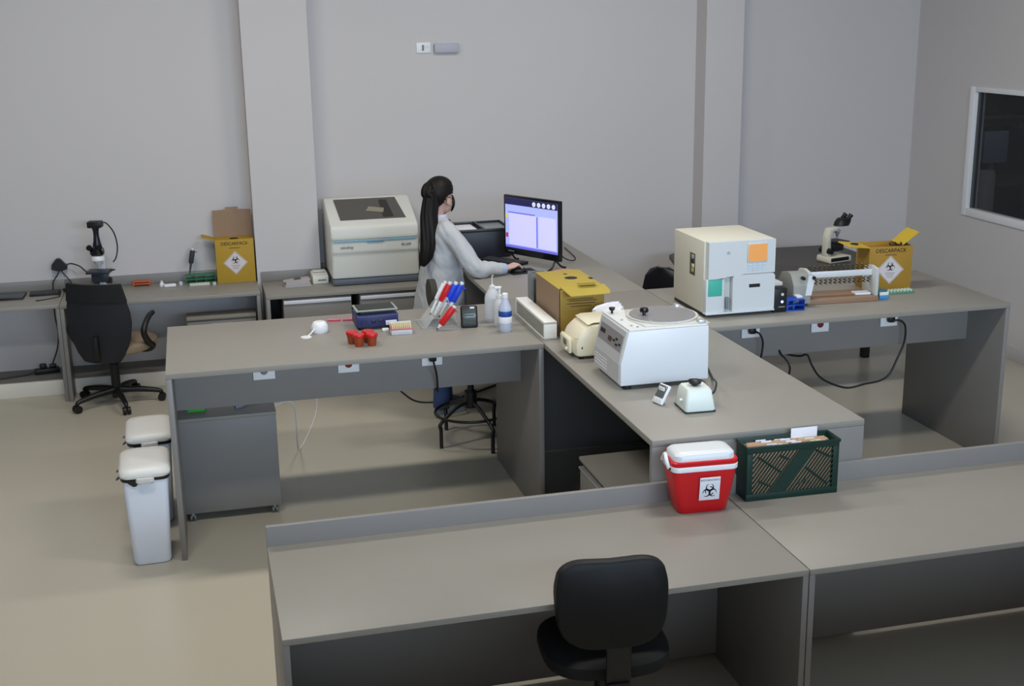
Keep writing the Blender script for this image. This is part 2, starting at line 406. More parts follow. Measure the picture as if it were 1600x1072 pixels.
# dark desk behind the right bench
dd = thing('side_desk', 'dark brown grey desk with rounded corner holding the ivory microscope', 'desk')
DK = mat('dark_brown_board', c(74, 69, 67), .5, noise=.05, scale=20)
ar = [(1.935+.08-.08*math.cos(a), 3.165-.08+.08*math.sin(a)) for a in [PI/2*i/6 for i in range(7)]]
MB().prism(ar+[(3.42, 3.09), (3.42, 1.62), (1.58, 1.62)], 'z', .757, .80, .012).build('desktop', DK, dd)
for x, y in ((3.36, 2.43), (2.02, 3.0), (1.75, 1.72), (3.36, 1.72)):
    MB().box(x-.03, x+.03, y-.03, y+.03, .0, .756, .006).build('leg', BLACK, dd)
MB().box(2.09, 3.33, 2.90, 2.92, .45, .756).build('modesty_panel', DK, dd)

# ------------------------------------------------------------------ office chairs
def star_base(parent, r=.30, rot=0., m=BLACK, wheel=True, hub_r=.035, z=.085):
    MB().cyl((0, 0, .05), (0, 0, .13), hub_r, hub_r*.9, 20).build('hub', m, parent)
    for k in range(5):
        a = rot+2*PI*k/5; ca, sa = math.cos(a), math.sin(a)
        p = [V((ca*q, sa*q, zz)) for q, zz in ((.02, .105), (r*.5, .098), (r*.93, .078), (r, .06))]
        o = MB().tube(p, [.026, .022, .017, .013], 10).build('base_arm', m, parent)
        wx, wy = ca*r, sa*r; n = V((-sa, ca, 0))
        b = MB(); cpos = V((wx, wy, .029))
        b.cyl(cpos-n*.026, cpos-n*.005, .028, seg=18); b.cyl(cpos+n*.005, cpos+n*.026, .028, seg=18); b.cyl(cpos+V((0, 0, 0)), cpos+V((0, 0, .034)), .008, seg=8)
        b.build('wheel', m, o)
def cushion(w_, d_, h_, z0, e=.7, n=40):
    rs = []
    for s, z in ((.86, 0), (.97, .15), (1, .45), (.985, .75), (.9, .93), (.7, 1)):
        rs.append([V((x*s, y*s, z0+z*h_)) for x, y in sup(w_/2, d_/2, n, e)])
    return MB().loft(rs)
ch = thing('office_chair', 'black mesh backed swivel chair with beige seat at the wall counter', 'chair', (-2.41, 2.94, 0), -.42)
star_base(ch, .315, .35)
MB().cyl((0, 0, .13), (0, 0, .30), .032, seg=16).cyl((0, 0, .30), (0, 0, .40), .02, seg=16).build('gas_column', BLACK, ch)
MB().box(-.11, .11, -.12, .10, .375, .405, .01).build('mechanism', BLACK, ch)
s1 = cushion(.50, .48, .075, .405).xf(T(.03, .06, 0)).build('seat', mat('beige_fabric', c(142, 126, 106), .9, noise=.08, scale=200), ch)
# backrest: curved mesh panel, wider in the middle, tapering down
prof = [(.36, .135, 0), (.42, .18, .005), (.52, .222, .012), (.64, .240, .015), (.72, .238, .01), (.80, .222, 0), (.88, .207, -.012), (.925, .198, -.02)]
rs = []
for z, hw, dy in prof:
    front = [V((hw*u, -.20+dy+.05*(u*u)*1.0, z)) for u in [-1+2*i/12 for i in range(13)]]
    backp = [V((p.x*1.0, p.y-.016, p.z)) for p in front[::-1]]
    rs.append(front+backp)
bk = MB().loft(rs).build('backrest', mat('black_mesh', c(26, 28, 34), .75, noise=.15, scale=500, bump=.4, bscale=1500), ch)
rs = []
for z, hw, dy in prof[5:]+[(.932, .196, -.021)]:
    front = [V((hw*1.015*u, -.194+dy+.05*(u*u), z)) for u in [-1+2*i/12 for i in range(13)]]
    rs.append(front+[V((p.x, p.y-.029, p.z)) for p in front[::-1]])
MB().loft(rs).build('head_band', FABB, bk)
MB().tube([(0, -.02, .385), (0, -.17, .375), (0, -.225, .43), (0, -.225, .56)], .022, 10).build('back_strut', BLACK, ch)
for s in (-1, 1):
    x = s*.285
    MB().tube([(s*.12, .05, .395), (s*.25, .05, .40), (x, .06, .43), (x, .0, .47), (x, -.06, .55), (x, -.03, .61), (x, .04, .655), (x, .10, .668)], [.016, .016, .022, .024, .022, .02, .02, .018], 12).build('armrest', BLACK, ch)
fc = thing('office_chair', 'black low backed office chair pushed under the nearest desk', 'chair', (-.425, -2.26, 0), -.10)
star_base(fc, .31, .1)
MB().cyl((0, 0, .13), (0, 0, .43), .03, seg=16).build('gas_column', BLACK, fc)
MB().box(-.09, .09, -.12, .1, .425, .45, .01).build('mechanism', BLACK, fc)
cushion(.47, .45, .075, .45).build('seat', FABB, fc)
rs = []
for s, y in ((.90, -.03), (.98, -.022), (1, -.005), (1, .012), (.97, .026), (.86, .034)):
    rs.append([V((x*s*(1+.06*(zz/.17)), y-.25*x*x*0, zz*s+.012*math.cos(x*14)*(1 if zz > .1 else 0)*(-1))) for x, zz in sup(.198, .165, 48, .62)])
MB().loft(rs).xf(T(-.02, -.225, .765) @ Matrix.Rotation(-.10, 4, 'X')).build('backrest', mat('black_leatherette', c(14, 15, 17), .5, spec=.3, bump=.1, bscale=300), fc)
MB().box(-.045, .045, -.262, -.246, .47, .64, .008).box(-.04, .04, -.27, -.08, .44, .475, .008).build('back_strut', BLACK, fc)
# chair tucked under the dark desk
dc = thing('office_chair', 'black plastic chair tucked under the rounded corner of the dark desk', 'chair', (1.77, 2.56, 0), -.95)
star_base(dc, .27, .2)
MB().cyl((0, 0, .13), (0, 0, .42), .028, seg=14).build('gas_column', BLACK, dc)
cushion(.40, .36, .06, .42).build('seat', BLACK, dc)
MB().loft([[V((hw*u, -.175-.02*(z-.5)+.03*u*u, z)) for u in [-1+2*i/10 for i in range(11)]]+[V((hw*u, -.200-.02*(z-.5)+.03*u*u, z)) for u in [1-2*i/10 for i in range(11)]] for z, hw in ((.50, .15), (.54, .185), (.66, .18), (.76, .155), (.82, .11), (.845, .05))]).build('backrest', mat('gloss_black_plastic', c(26, 27, 32), .35), dc)
MB().tube([(0, -.05, .42), (0, -.165, .43), (0, -.19, .55)], .016, 8).build('back_strut', BLACK, dc)

# drafting stool
st = thing('drafting_stool', 'black lab stool with ring footrest behind the bench near the woman', 'stool', (-.105, 1.40, 0), 0)
for k, (lx, ly) in enumerate(((-.222, -.10), (.075, -.29), (-.12, .245), (.21, .235))):
    d = V((lx, ly, 0)).normalized()
    MB().tube([V((0, 0, .265))+d*.03, V((0, 0, .245))+d*.12, V((lx, ly, .165)), V((lx, ly, .12)), V((lx, ly, .0))], .0125, 10, 4).build('leg', BLACK, st)
rg = [V((.235*math.cos(2*PI*k/32), .235*math.sin(2*PI*k/32), .20)) for k in range(33)]
MB().tube(rg, .010, 8, 1, smooth=False).build('foot_ring', BLACK, st)
MB().cyl((0, 0, .23), (0, 0, .34), .042, .040, 20).cyl((0, 0, .34), (0, 0, .64), .022, seg=16).build('column', BLACK, st)
MB().lathe([(.0, .64), (.17, .64), (.185, .66), (.185, .68), (.17, .70), (0, .705)], seg=32).build('seat', FABB, st)
MB().tube([(-.10, 0, .65), (-.2, 0, .66), (-.245, 0, .73), (-.245, 0, .95)], .012, 8).build('back_strut', BLACK, st)
MB().loft([[V((-.235+q, .105*math.cos(a), 1.01+.088*math.sin(a))) for a in [2*PI*i/28 for i in range(28)]] for q in (-.02, -.01, .01, .02)]).build('backrest', mat('dark_olive_fabric', c(58, 57, 52), .85), st)

# ------------------------------------------------------------------ bins
def make_bin(loc, label):
    d = thing('waste_bin', label, 'bin', loc, .03, 'white swing lid bins')
    rs = []
    for z, a, bb in ((.004, .088, .145), (0.02, .094, .15), (.25, .103, .16), (.47, .112, .172), (.475, .112, .172)):
        rs.append([V((x, y, z)) for x, y in rrect(2*a, 2*bb, .03)])
    MB().loft(rs).build('body', mat('bin_white', c(226, 232, 244), .35), d)
    rs = []
    for z, a, bb in ((.468, .116, .178), (.476, .120, .182), (.486, .120, .182)):
        rs.append([V((x, y, z)) for x, y in rrect(2*a, 2*bb, .035)])
    bag = MB().loft(rs).build('bin_liner', mat('black_bag', c(18, 20, 22), .3), d)
    b = MB(); random.seed(3)
    for (x, y, l) in ((-.121, -.10, .05), (-.121, .0, .03)):
        b.loft([[V((x-.002, y-.03, .48)), V((x-.002, y+.03, .48)), V((x+.002, y+.03, .48)), V((x+.002, y-.03, .48))], [V((x*1.16, y-.006, .48-l*.4)), V((x*1.16, y+.012, .48-l*.3)), V((x*1.18, y+.012, .48-l*.3)), V((x*1.18, y-.006, .48-l*.4))]])
    b.loft([[V((-.10, -.182, .482)), V((-.02, -.182, .482)), V((-.02, -.186, .482)), V((-.10, -.186, .482))], [V((-.06, -.176, .445)), V((-.045, -.176, .445)), V((-.045, -.180, .445)), V((-.06, -.180, .445))]])
    b.build('liner_edge', MATS['black_bag'], bag)
    rs = []
    for z, a, bb, r in ((.487, .122, .186, .05), (.50, .128, .192, .055), (.515, .126, .190, .06), (.53, .112, .176, .06), (.538, .07, .13, .06)):
        rs.append([V((x, y, z)) for x, y in rrect(2*a, 2*bb, min(r, a*.9))])
    ld = MB().loft(rs).build('lid', mat('lid_white', c(224, 223, 218), .4), d)
    MB().loft([[V((x, y, z)) for x, y in rrect(2*a, 2*bb, .02, 4, 0, -.19)] for z, a, bb in ((.462, .035, .012), (.47, .045, .018), (.492, .045, .018))]).build('lid_tab', MATS['lid_white'], ld)
    return d
bn = make_bin((-2.105, .150, 0), 'tall white swing lid bin with black liner showing, nearer of two bins')
dup(bn, (-2.095, .70, 0), .03, 'tall white swing lid bin behind the other bin beside the bench end')

# ------------------------------------------------------------------ equipment on the middle bench
tp = thing('paper_roll', 'small white roll with loose tail lying on the middle bench', 'roll', (-1.128, .615, H))
MB().lathe([(.016, 0), (.042, 0), (.047, .01), (.046, .04), (.036, .058), (.030, .062), (.016, .062)], seg=28).build('roll', WHITE, tp)
MB().lathe([(.0005, .0), (.0155, .0), (.0155, .05), (.0005, .05)], seg=16).build('core', MGREY, tp)
MB().tube([(-.03, -.03, .03), (-.055, -.06, .012), (-.075, -.085, .004)], .004, 6).build('tail', WHITE, tp)
MB().lathe([(.001, 0), (.03, 0), (.03, .004), (.001, .004)], -.085, -.095, 0).build('tag', WHITE, tp)

for x, y, rz, l, lab in ((-1.02, .862, -.18, .075, 'short pink test strip at the left of the blue shaker'), (-.943, .848, -.18, .055, 'pink test strip half hidden by the blue shaker')):
    sp = thing('test_strip', lab, 'strip', (x, y, H), rz, 'pink strips on the bench')
    MB().box(-l/2, l/2, -.016, .016, 0, .008, .002).build('card', mat('pink_card', c(206, 50, 92), .5), sp)
    MB().box(-l/2, l/2, -.0165, -.0125, .0082, .0095).box(-l/2, l/2, .003, .006, .0082, .0092).build('bars', mat('pale_pink', c(236, 160, 180), .5), sp)
sh = thing('orbital_shaker', 'dark blue laboratory shaker with grey platform on the middle bench', 'shaker', (-.808, .668, H), .03)
NAVY = mat('navy_enamel', c(42, 47, 96), .4)
MB().prism([(-.088, .015), (.088, .015), (.088, .088), (-.080, .088), (-.088, .080)], 'x', -.118, .118, .005).build('housing', NAVY, sh)
MB().box(-.118, .118, -.084, .084, .104, .112, .002).build('platform', mat('platform_grey', c(150, 158, 150), .4), sh)
MB().box(-.104, .104, -.070, .070, .1122, .1150, .001).build('mat', mat('dark_rubber_mat', c(52, 56, 54), .8), sh)
MB().box(-.09, .09, -.06, .06, .0885, .1035).build('bracket', BLACK, sh)
for x in (-.09, .09):
    for y in (-.065, .065): MB().cyl((x, y, 0), (x, y, .0148), .014, .012, 12).build('foot', RUBBER, sh)
MB().box(.045, .108, -.0905, -.0885, .022, .048, .001).build('sticker', PAPER, sh)
for x in (-.022, .018): MB().box(x-.013, x+.013, -.0905, -.0885, .038, .060, .002).build('button', mat('dark_navy', c(26, 30, 62), .4), sh)
MB().cyl((-.080, -.0885, .038), (-.080, -.0945, .038), .012, seg=14).build('knob', MATS['dark_navy'], sh)
cord = MB().tube([(-.72, .60, H+.004), (-.715, .565, H+.004), (-.73, .545, H+.004), (-.75, .535, H+.005)], .004, 6).build('power_cord', BLACK)
adopt(cord, 'power_cord', sh)
cl = MB().box(-.79, -.752, .515, .545, H+.0005, H+.016, .005).build('cord_clip', WHITE); tag(cl, 'tiny white clip beside the pipette tip box', 'clip')

cup0 = None
CUPW = mat('amber_cup', c(150, 62, 26), .35)
for x, y, lab in ((-.985, .315, 'red capped specimen cup at the back left of the four'), (-.957, .248, 'red capped specimen cup at the front left of the four'), (-.888, .243, 'red capped specimen cup at the front right of the four'), (-.900, .311, 'red capped specimen cup at the back right of the four')):
    if cup0 is None:
        cup0 = thing('specimen_cup', lab, 'cup', (x, y, H), 0, 'specimen cups on the middle bench')
        MB().lathe([(.001, 0), (.021, 0), (.0225, .004), (.028, .05), (.001, .05)], seg=24).build('cup', CUPW, cup0)
        MB().lathe([(.001, .0503), (.031, .0503), (.0325, .053), (.0325, .065), (.030, .068), (.001, .0685)], seg=28).build('lid', RED, cup0)
    else: dup(cup0, (x, y, H), None, lab)
tb = thing('tip_box', 'clear pipette tip box with cream tips and pink edge', 'box', (-.695, .455, H), -.04)
MB().box(-.058, .058, -.04, .04, 0, .028, .003).build('base', FROST, tb)
MB().box(-.060, .060, -.042, .042, .0282, .034, .001).build('rim', mat('pink_rim', c(206, 96, 120), .5), tb)
TIP = mat('cream_tip', c(226, 212, 168), .4)
tipm = None
for i in range(10):
    for j in range(5):
        x, y = -.05+i*.0111, -.032+j*.016
        if tipm is None: tipm = MB().lathe([(.0042, .0343), (.0048, .046), (.0046, .054), (.002, .054)], seg=8).build('tip', TIP, tb); tipm.location = (x, y, 0)
        else:
            k = tipm.copy(); COL.objects.link(k); k.parent = tb; k.location = (x, y, 0)
MB().box(-.06, .06, .03, .036, .0345, .06, .001).build('lid', FROST, tb)

# pipette stand and pipettes
def ln(a, bb, q): return V(a)+(V(bb)-V(a))*q
ps = thing('pipette_stand', 'clear acrylic carousel stand holding four pipettes on the bench', 'stand', (-.44, .60, H))
MB().prism([(-.13, .0), (.09, .0), (.09, .006), (-.13, .006)], 'y', -.10, .12, .001).build('base', CLEAR, ps)
MB().prism([(-.105, .006), (-.098, .006), (.03, .165), (.022, .167)], 'y', -.085, .115, .001).build('front_plate', CLEAR, ps)
MB().prism([(.085, .006), (.079, .006), (.02, .16), (.027, .163)], 'y', -.085, .115, .001).build('back_plate', CLEAR, ps)
def pipette(top, tip, body_m, tip_m, label, h0=.43):
    o = V(tip); p = thing('pipette', label, 'pipette', tuple(o)); A = V(top)-o; L = A.length; d = A.normalized()
    rot = d.to_track_quat('Z', 'Y').to_matrix().to_4x4()
    b = MB().loft([[V((x, y, z)) for x, y in sup(a, bb, 20, .8)] for z, a, bb in ((h0*L, .013, .014), (h0*L+.004, .016, .018), (.72*L, .0175, .0195), (.905*L, .016, .018), (.915*L, .013, .015))])
    b.xf(rot).build('handle', body_m, p)
    MB().lathe([(.0035, 0.0), (.004, .012), (.0062, .10*L), (.0085, .30*L if h0 > .3 else .12*L), (.0095, h0*L-.0005)], seg=14).xf(rot).build('shaft', tip_m, p)
    MB().lathe([(.0036, -.006), (.0046, -.004), (.0046, .006), (.0038, .0061)], seg=12).xf(rot).build('nose_cone', DGREY, p)
    MB().lathe([(.007, .916*L), (.007, .94*L), (.011, .945*L), (.011, L), (.001, L)], seg=14).xf(rot).build('plunger', WHITE, p)
    MB().box(-.004, .004, -.034, -.016, .86*L, .89*L, .002).xf(rot).build('finger_hook', body_m, p)
    return p
BL = mat('royal_blue_plastic', c(30, 66, 205), .35)
pipette((-.405, .60, H+.245), (-.500, .60, H+.062), WHITE, WHITE, 'ivory white pipette at the left end of the clear stand')
pipette((-.385, .565, H+.248), (-.487, .565, H+.058), RED, WHITE, 'red pipette standing in the clear stand beside a white one')
pipette((-.352, .56, H+.246), (-.457, .56, H+.053), BL, WHITE, 'blue pipette next to the red one in the clear stand')
pipette((-.318, .555, H+.244), (-.425, .555, H+.050), BL, WHITE, 'blue pipette at the right end of the clear stand')
rp = pipette((-.388, .445, H+.135), (-.492, .445, H+.010), RED, WHITE, 'red pipette propped low against the front of the clear stand', .20)

ck = thing('digital_timer', 'black digital clock timer standing on the middle bench', 'timer', (-.305, .46, H), -.12)
Mk = Matrix.Rotation(-.20, 4, 'X')
MB().box(-.048, .048, -.012, .012, 0, .125, .01, 3).xf(Mk).build('case', BLACK, ck)
MB().box(-.038, .038, -.0135, -.0118, .02, .102, .001).xf(Mk).build('screen', mat('olive_lcd', c(66, 74, 66), .25), ck)
MB().box(.005, .03, -.0135, -.0118, .107, .117, .001).xf(Mk).build('badge', WHITE, ck)
b = MB()
for i in range(4): b.box(-.026, .026, -.0142, -.0136, .032+i*.017, .038+i*.017)
b.xf(Mk).build('digits', mat('lcd_digits', c(38, 44, 40), .5), ck)
MB().box(-.035, .035, .015, .05, .0, .035, .006).build('kick_stand', BLACK, ck)

def bottle(name, loc, prof, m, label, extra):
    d = thing(name, label, 'bottle', loc); MB().lathe(prof, seg=28).build('body', m, d); extra(d); return d
def ex1(d):
    MB().lathe([(.0185, .2005), (.016, .207), (.008, .214), (.001, .214)], seg=20).build('cap', FROST, d)
    MB().tube([(0, 0, .214), (0, 0, .262), (.004, -.012, .268)], .0035, 8, 3).build('spout', FROST, d)
bottle('wash_bottle', (-.142, .575, H), [(.001, 0), (.042, 0), (.045, .004), (.045, .135), (.040, .158), (.022, .187), (.0185, .20), (.001, .20)], FROST, 'translucent wash bottle with thin spout at the back of three bottles', ex1)
def ex2(d):
    MB().lathe([(.0165, .1605), (.0165, .178), (.008, .18), (.007, .212), (.001, .213)], seg=18).build('collar', WHITE, d)
    MB().box(-.030, .012, -.009, .009, .2135, .228, .005).build('pump_head', WHITE, d)
bottle('pump_bottle', (-.130, .455, H), [(.001, 0), (.030, 0), (.032, .004), (.032, .12), (.024, .145), (.016, .155), (.0155, .16), (.001, .16)], FROST, 'small white pump bottle between two taller clear bottles', ex2)
def ex3(d):
    MB().lathe([(.0168, .1905), (.0168, .212), (.012, .217), (.001, .218)], seg=20).build('cap', WHITE, d)
    MB().lathe([(.0372, .087), (.0376, .0875), (.0376, .1175), (.0372, .118)], seg=32).build('band', mat('label_blue', c(28, 72, 150), .5), d)
    MB().lathe([(.0372, .050), (.0374, .0505), (.0374, .0865), (.0372, .0868)], seg=32).build('label', PAPER, d)
bottle('spray_bottle', (-.130, .325, H), [(.001, 0), (.034, 0), (.0365, .004), (.0365, .118), (.032, .14), (.019, .172), (.0165, .19), (.001, .19)], mat('clear_lilac', c(214, 220, 240), .25, alpha=.72), 'clear bottle with a blue label band nearest the bench front', ex3)

lb = thing('slide_box', 'long white box with clear side panel beside the mustard box', 'box', (.060, .385, H), -.008)
MB().box(-.036, .036, -.315, -.300, 0, .098, .002).box(-.036, .036, .300, .315, 0, .098, .002).box(-.036, .036, -.315, .315, .0835, .0985, .002).box(-.036, .036, -.315, .315, 0, .010, .002).build('case', mat('warm_white', c(242, 242, 236), .4), lb)
MB().box(-.034, -.031, -.30, .30, .0102, .0833).build('side_window', mat('smoky_window', c(176, 178, 170), .25, alpha=.6), lb)
for i, (cc, y) in enumerate((((126, 160, 90), .20), ((90, 130, 150), .25), ((190, 188, 176), .12), ((196, 196, 186), -.02), ((188, 188, 180), -.16))):
    MB().box(-.028, .03, y-.045+.02*(i < 2), y+.045-.02*(i < 2), .0102, .072, .002).build('packet', mat('packet%d' % i, c(*cc), .6), lb)

# ------------------------------------------------------------------ island: mustard box, bath, centrifuge...
mbx = thing('cardboard_box', 'mustard carton with yellow lid flap beside the long white box', 'box', (0, 0, 0))
X0, X1, Y0, Y1, HB = .118, .372, .10, .575, .262
def panel(name, x0, x1, y0, y1, z0, z1, m, par): return MB().box(x0, x1, y0, y1, z0, z1, .001).build(name, m, par)
panel('front_panel', X0+.004, X1, Y0, Y0+.005, H+.001, H+HB, YELD, mbx)
panel('back_panel', X0+.004, X1, Y1-.005, Y1, H+.001, H+HB, YELD, mbx)
panel('side_panel', X0, X0+.005, Y0+.016, Y1, H+.001, H+HB, CARD, mbx)
panel('side_panel', X1-.005, X1, Y0+.006, Y1-.006, H+.001, H+HB, YELD, mbx)
panel('bottom', X0+.005, X1-.005, Y0+.006, Y1-.006, H+.001, H+.006, CARD, mbx)
LIDY = mat('yellow_lid_card', c(176, 154, 62), .7, noise=.04, scale=14)
lid = MB().box(X0-.003, X1+.004, Y0+.02, Y1+.003, H+HB+.0005, H+HB+.006, .001).build('lid', LIDY, mbx)
MB().cyl((.262, .36, H+HB+.0062), (.262, .36, H+HB+.0074), .036, seg=28).build('round_hole', INK, lid)
MB().cyl((.262, .47, H+HB+.0062), (.262, .47, H+HB+.0070), .012, seg=14).build('vent_hole', INK, lid)
MB().box(.355, .376, .30, .34, H+HB+.0062, H+HB+.0075).build('side_hole', INK, lid)
fl = MB(); zf = H+HB
fl.loft([[V((X0+.012, Y0+.03, zf+.007)), V((X1+.008, Y0+.03, zf+.007)), V((X1+.008, Y0+.03, zf+.012)), V((X0+.012, Y0+.03, zf+.012))],
         [V((X0+.03, Y0-.05, zf-.014)), V((X1+.016, Y0-.05, zf-.010)), V((X1+.016, Y0-.05, zf-.005)), V((X0+.03, Y0-.05, zf-.009))],
         [V((X0+.042, Y0-.075, zf-.024)), V((X1+.008, Y0-.075, zf-.020)), V((X1+.008, Y0-.075, zf-.016)), V((X0+.042, Y0-.075, zf-.019))]])
fl.build('lid_flap', LIDY, mbx)
fl2 = MB().loft([[V((.235, Y0+.06, zf+.0125)), V((.335, Y0+.06, zf+.0125)), V((.335, Y0+.062, zf+.014)), V((.235, Y0+.062, zf+.014))], [V((.23, Y0+.004, zf+.028)), V((.33, Y0+.002, zf+.028)), V((.33, Y0+.005, zf+.03)), V((.23, Y0+.007, zf+.03))]])
fl2.build('torn_tab', YELD, lid)
b = MB()
for i, (z, a, bb) in enumerate(((.205, .16, .31), (.195, .17, .33), (.180, .16, .32), (.165, .18, .30))):
    b.box(a, bb, Y0-.0006, Y0+.0002, H+z, H+z+.005)
b.build('printed_lines', INKB, mbx)
gp = thing('acrylic_holder', 'narrow grey acrylic holder standing behind the mustard carton', 'holder', (0, 0, 0))
MB().box(.135, .139, .70, .82, H+.006, H+.225, .001).box(.225, .229, .70, .82, H+.006, H+.225, .001).box(.135, .229, .818, .822, H+.006, H+.225, .001).build('panels', mat('grey_acrylic', c(150, 158, 158), .15, alpha=.5), gp)
MB().box(.13, .234, .695, .827, H, H+.006, .001).build('base', mat('grey_acrylic_base', c(170, 178, 176), .2), gp)
MB().box(.150, .214, .74, .80, H+.0065, H+.19, .002).build('leaflets', DGREY, gp)

wb = thing('water_bath', 'cream rounded benchtop device between the mustard box and centrifuge', 'device', (.062, -.25, H))
MB().prism([(.002, .012), (.0, .085), (.020, .130), (.065, .170), (.10, .180), (.235, .180), (.262, .165), (.272, .12), (.272, .012)], 'y', -.125, .125, .026).build('body', CREAM, wb)
MB().prism([(.072, .1765), (.10, .184), (.232, .186), (.232, .190), (.098, .190), (.066, .180)], 'y', -.108, .108, .003).build('lid', mat('cream_lid', c(238, 232, 206), .3), wb)
MB().prism([(-.016, .022), (-.020, .095), (-.004, .108), (.001, .085), (.001, .022)], 'y', -.06, .095, .006).build('control_panel', CREAM, wb)
MB().box(-.0235, -.0205, -.02, .022, .060, .090, .001).build('display', mat('grey_display', c(96, 106, 100), .3), wb)
MB().cyl((-.0185, -.035, .045), (-.030, -.035, .045), .009, seg=12).build('knob', CREAM, wb)
MB().box(.030, .036, -.1275, -.1245, .060, .070).build('switch', INK, wb)
for x in (.04, .23):
    for y in (-.09, .09): MB().cyl((x, y, 0), (x, y, .0118), .012, seg=10).build('foot', RUBBER, wb)

cf = thing('centrifuge', 'large white benchtop centrifuge with clear round lid on the island counter', 'centrifuge', (.106, -.93, H))
prof = [(0, .022), (0, .127), (.040, .282), (.437, .283), (.440, .022)]
MB().prism(prof, 'y', 0, .40, .006).build('housing', WHITEM, cf)
GR = mat('pale_grey_face', c(196, 197, 198), .5)
ft = []
def onface(u, v, up_=True, off=0):     # u along depth 0..1 from the near end, v along the sloping face 0..1
    a = V((0, 0, .127)) if up_ else V((0, 0, .022)); e = V((.040, 0, .282)) if up_ else V((0, 0, .127))
    n = V((-.968, 0, .25)) if up_ else V((-1, 0, 0))
    p = a+(e-a)*v+n*off; return V((p.x, .40*u, p.z))
def facebox(name, u0, u1, v0, v1, off, m, up_=True, par=None):
    MB().loft([[onface(u0, v0, up_, o), onface(u1, v0, up_, o), onface(u1, v1, up_, o), onface(u0, v1, up_, o)] for o in (.0, off)]).build(name, m, par or cf, flat=True)
facebox('face_plate', .06, .94, .02, .96, .002, GR); facebox('face_plate', .06, .94, .08, .98, .002, GR, False)
facebox('control_panel', .10, .90, .30, .80, .004, mat('grey_controls', c(140, 138, 138), .5))
cp = cf
facebox('display', .70, .86, .52, .64, .006, INK); facebox('display', .44, .56, .42, .56, .006, mat('amber_led_off', c(70, 40, 14), .4))
for (u, v) in ((.28, .60), (.26, .44), (.36, .52), (.16, .5)): facebox('button', u-.03, u+.03, v-.03, v+.03, .007, INK)
for i in range(4): facebox('vent_slot', .48, .92, .25+i*.15, .29+i*.15, .004, WHITE, False)
MB().prism([(.002, .2835), (.435, .2845), (.435, .2885), (.002, .2875)], 'y', .005, .395).xf(T(.042, 0, 0) @ Matrix.Scale(.9, 4, (1, 0, 0))).build('top_plate', mat('top_plate_white', c(228, 230, 230), .4), cf)
lidc = (.285, .215)
ld = MB().lathe([(.150, .292), (.170, .292), (.172, .295), (.172, .299), (.150, .299)], lidc[0], lidc[1], 0, 48).build('lid_ring', mat('lid_frame', c(206, 206, 200), .4), cf)
bm_ = MB().lathe([(.001, .2995), (.160, .2995), (.158, .303), (.13, .306), (.001, .307)], lidc[0], lidc[1], 0, 48)
bm_.build('clear_dome', mat('smoky_dome', c(158, 156, 158), .12, alpha=.75), ld)
MB().prism([(lidc[0]-.18, lidc[1]-.02), (lidc[0]-.15, lidc[1]-.175), (lidc[0]+.165, lidc[1]-.195), (lidc[0]+.165, lidc[1]+.17), (lidc[0]+.1, lidc[1]+.18), (lidc[0]-.13, lidc[1]+.175)], 'z', .2888, .2915, .001).build('lid_plate', MATS['lid_frame'], cf)
MB().lathe([(.008, .307), (.008, .320), (.020, .322), (.022, .330), (.018, .342), (.001, .345)], lidc[0]-.10, lidc[1]-.02, 0, 20).build('lid_knob', BLACKG, ld)
MB().lathe([(.006, .2888), (.006, .302), (.013, .306), (.016, .318), (.001, .319)], .075, .345, 0, 16).build('latch_knob', BLACKG, cf)
for (x, y) in ((.08, .08), (.075, .20), (.10, .05)): MB().cyl((x, y, .2888), (x, y, .2925), .006, seg=10).build('screw', CHROME, cf)
MB().box(.395, .43, .02, .06, .2888, .305, .003).box(.40, .425, .33, .37, .2888, .31, .003).build('hinge', ALU, cf)
for x in (.045, .40):
    for y in (.04, .36): MB().cyl((x, y, 0), (x, y, .0218), .022, .02, 16).build('foot', RUBBER, cf)
bag = thing('paper_bag', 'crumpled white plastic bag behind the centrifuge', 'bag', (.45, .0, H), .1)
random.seed(11); rs = []
for z, s in ((.0, 1), (.07, 1.04), (.13, 1.0), (.172, .84), (.186, .5), (.190, .2)):
    rs.append([V((x*s*(1+.10*math.sin(7*k+z*60)+.05*math.sin(3.3*k)), y*s*(1+.10*math.cos(5*k+z*40)), z*(1-.55*max(0, min(1, (x+.10)/.22)))*(1+.06*math.sin(4*k)))) for k, (x, y) in enumerate(sup(.19, .085, 30, .9))])
MB().loft(rs).build('bag', PAPER, bag)

tm = thing('digital_timer', 'white desk timer with grey screen leaning back beside the small vortex mixer', 'timer', (.196, -1.165, H), -1.30)
Mk = Matrix.Rotation(-.55, 4, 'X')
MB().box(-.036, .036, -.008, .008, 0.004, .098, .006, 3).xf(Mk).build('case', WHITE, tm)
MB().box(-.030, .030, -.0095, -.0078, .033, .092, .001).xf(Mk).build('screen', mat('grey_lcd', c(92, 98, 96), .25), tm)
for x in (-.02, 0, .02): MB().cyl((x, -.0082, .018), (x, -.0105, .018), .006, seg=10).xf(Mk).build('button', GREYW, tm)
MB().box(-.02, .02, .032, .037, .0, .075, .002).xf(Matrix.Rotation(.10, 4, 'X')).build('kick_stand', WHITE, tm)

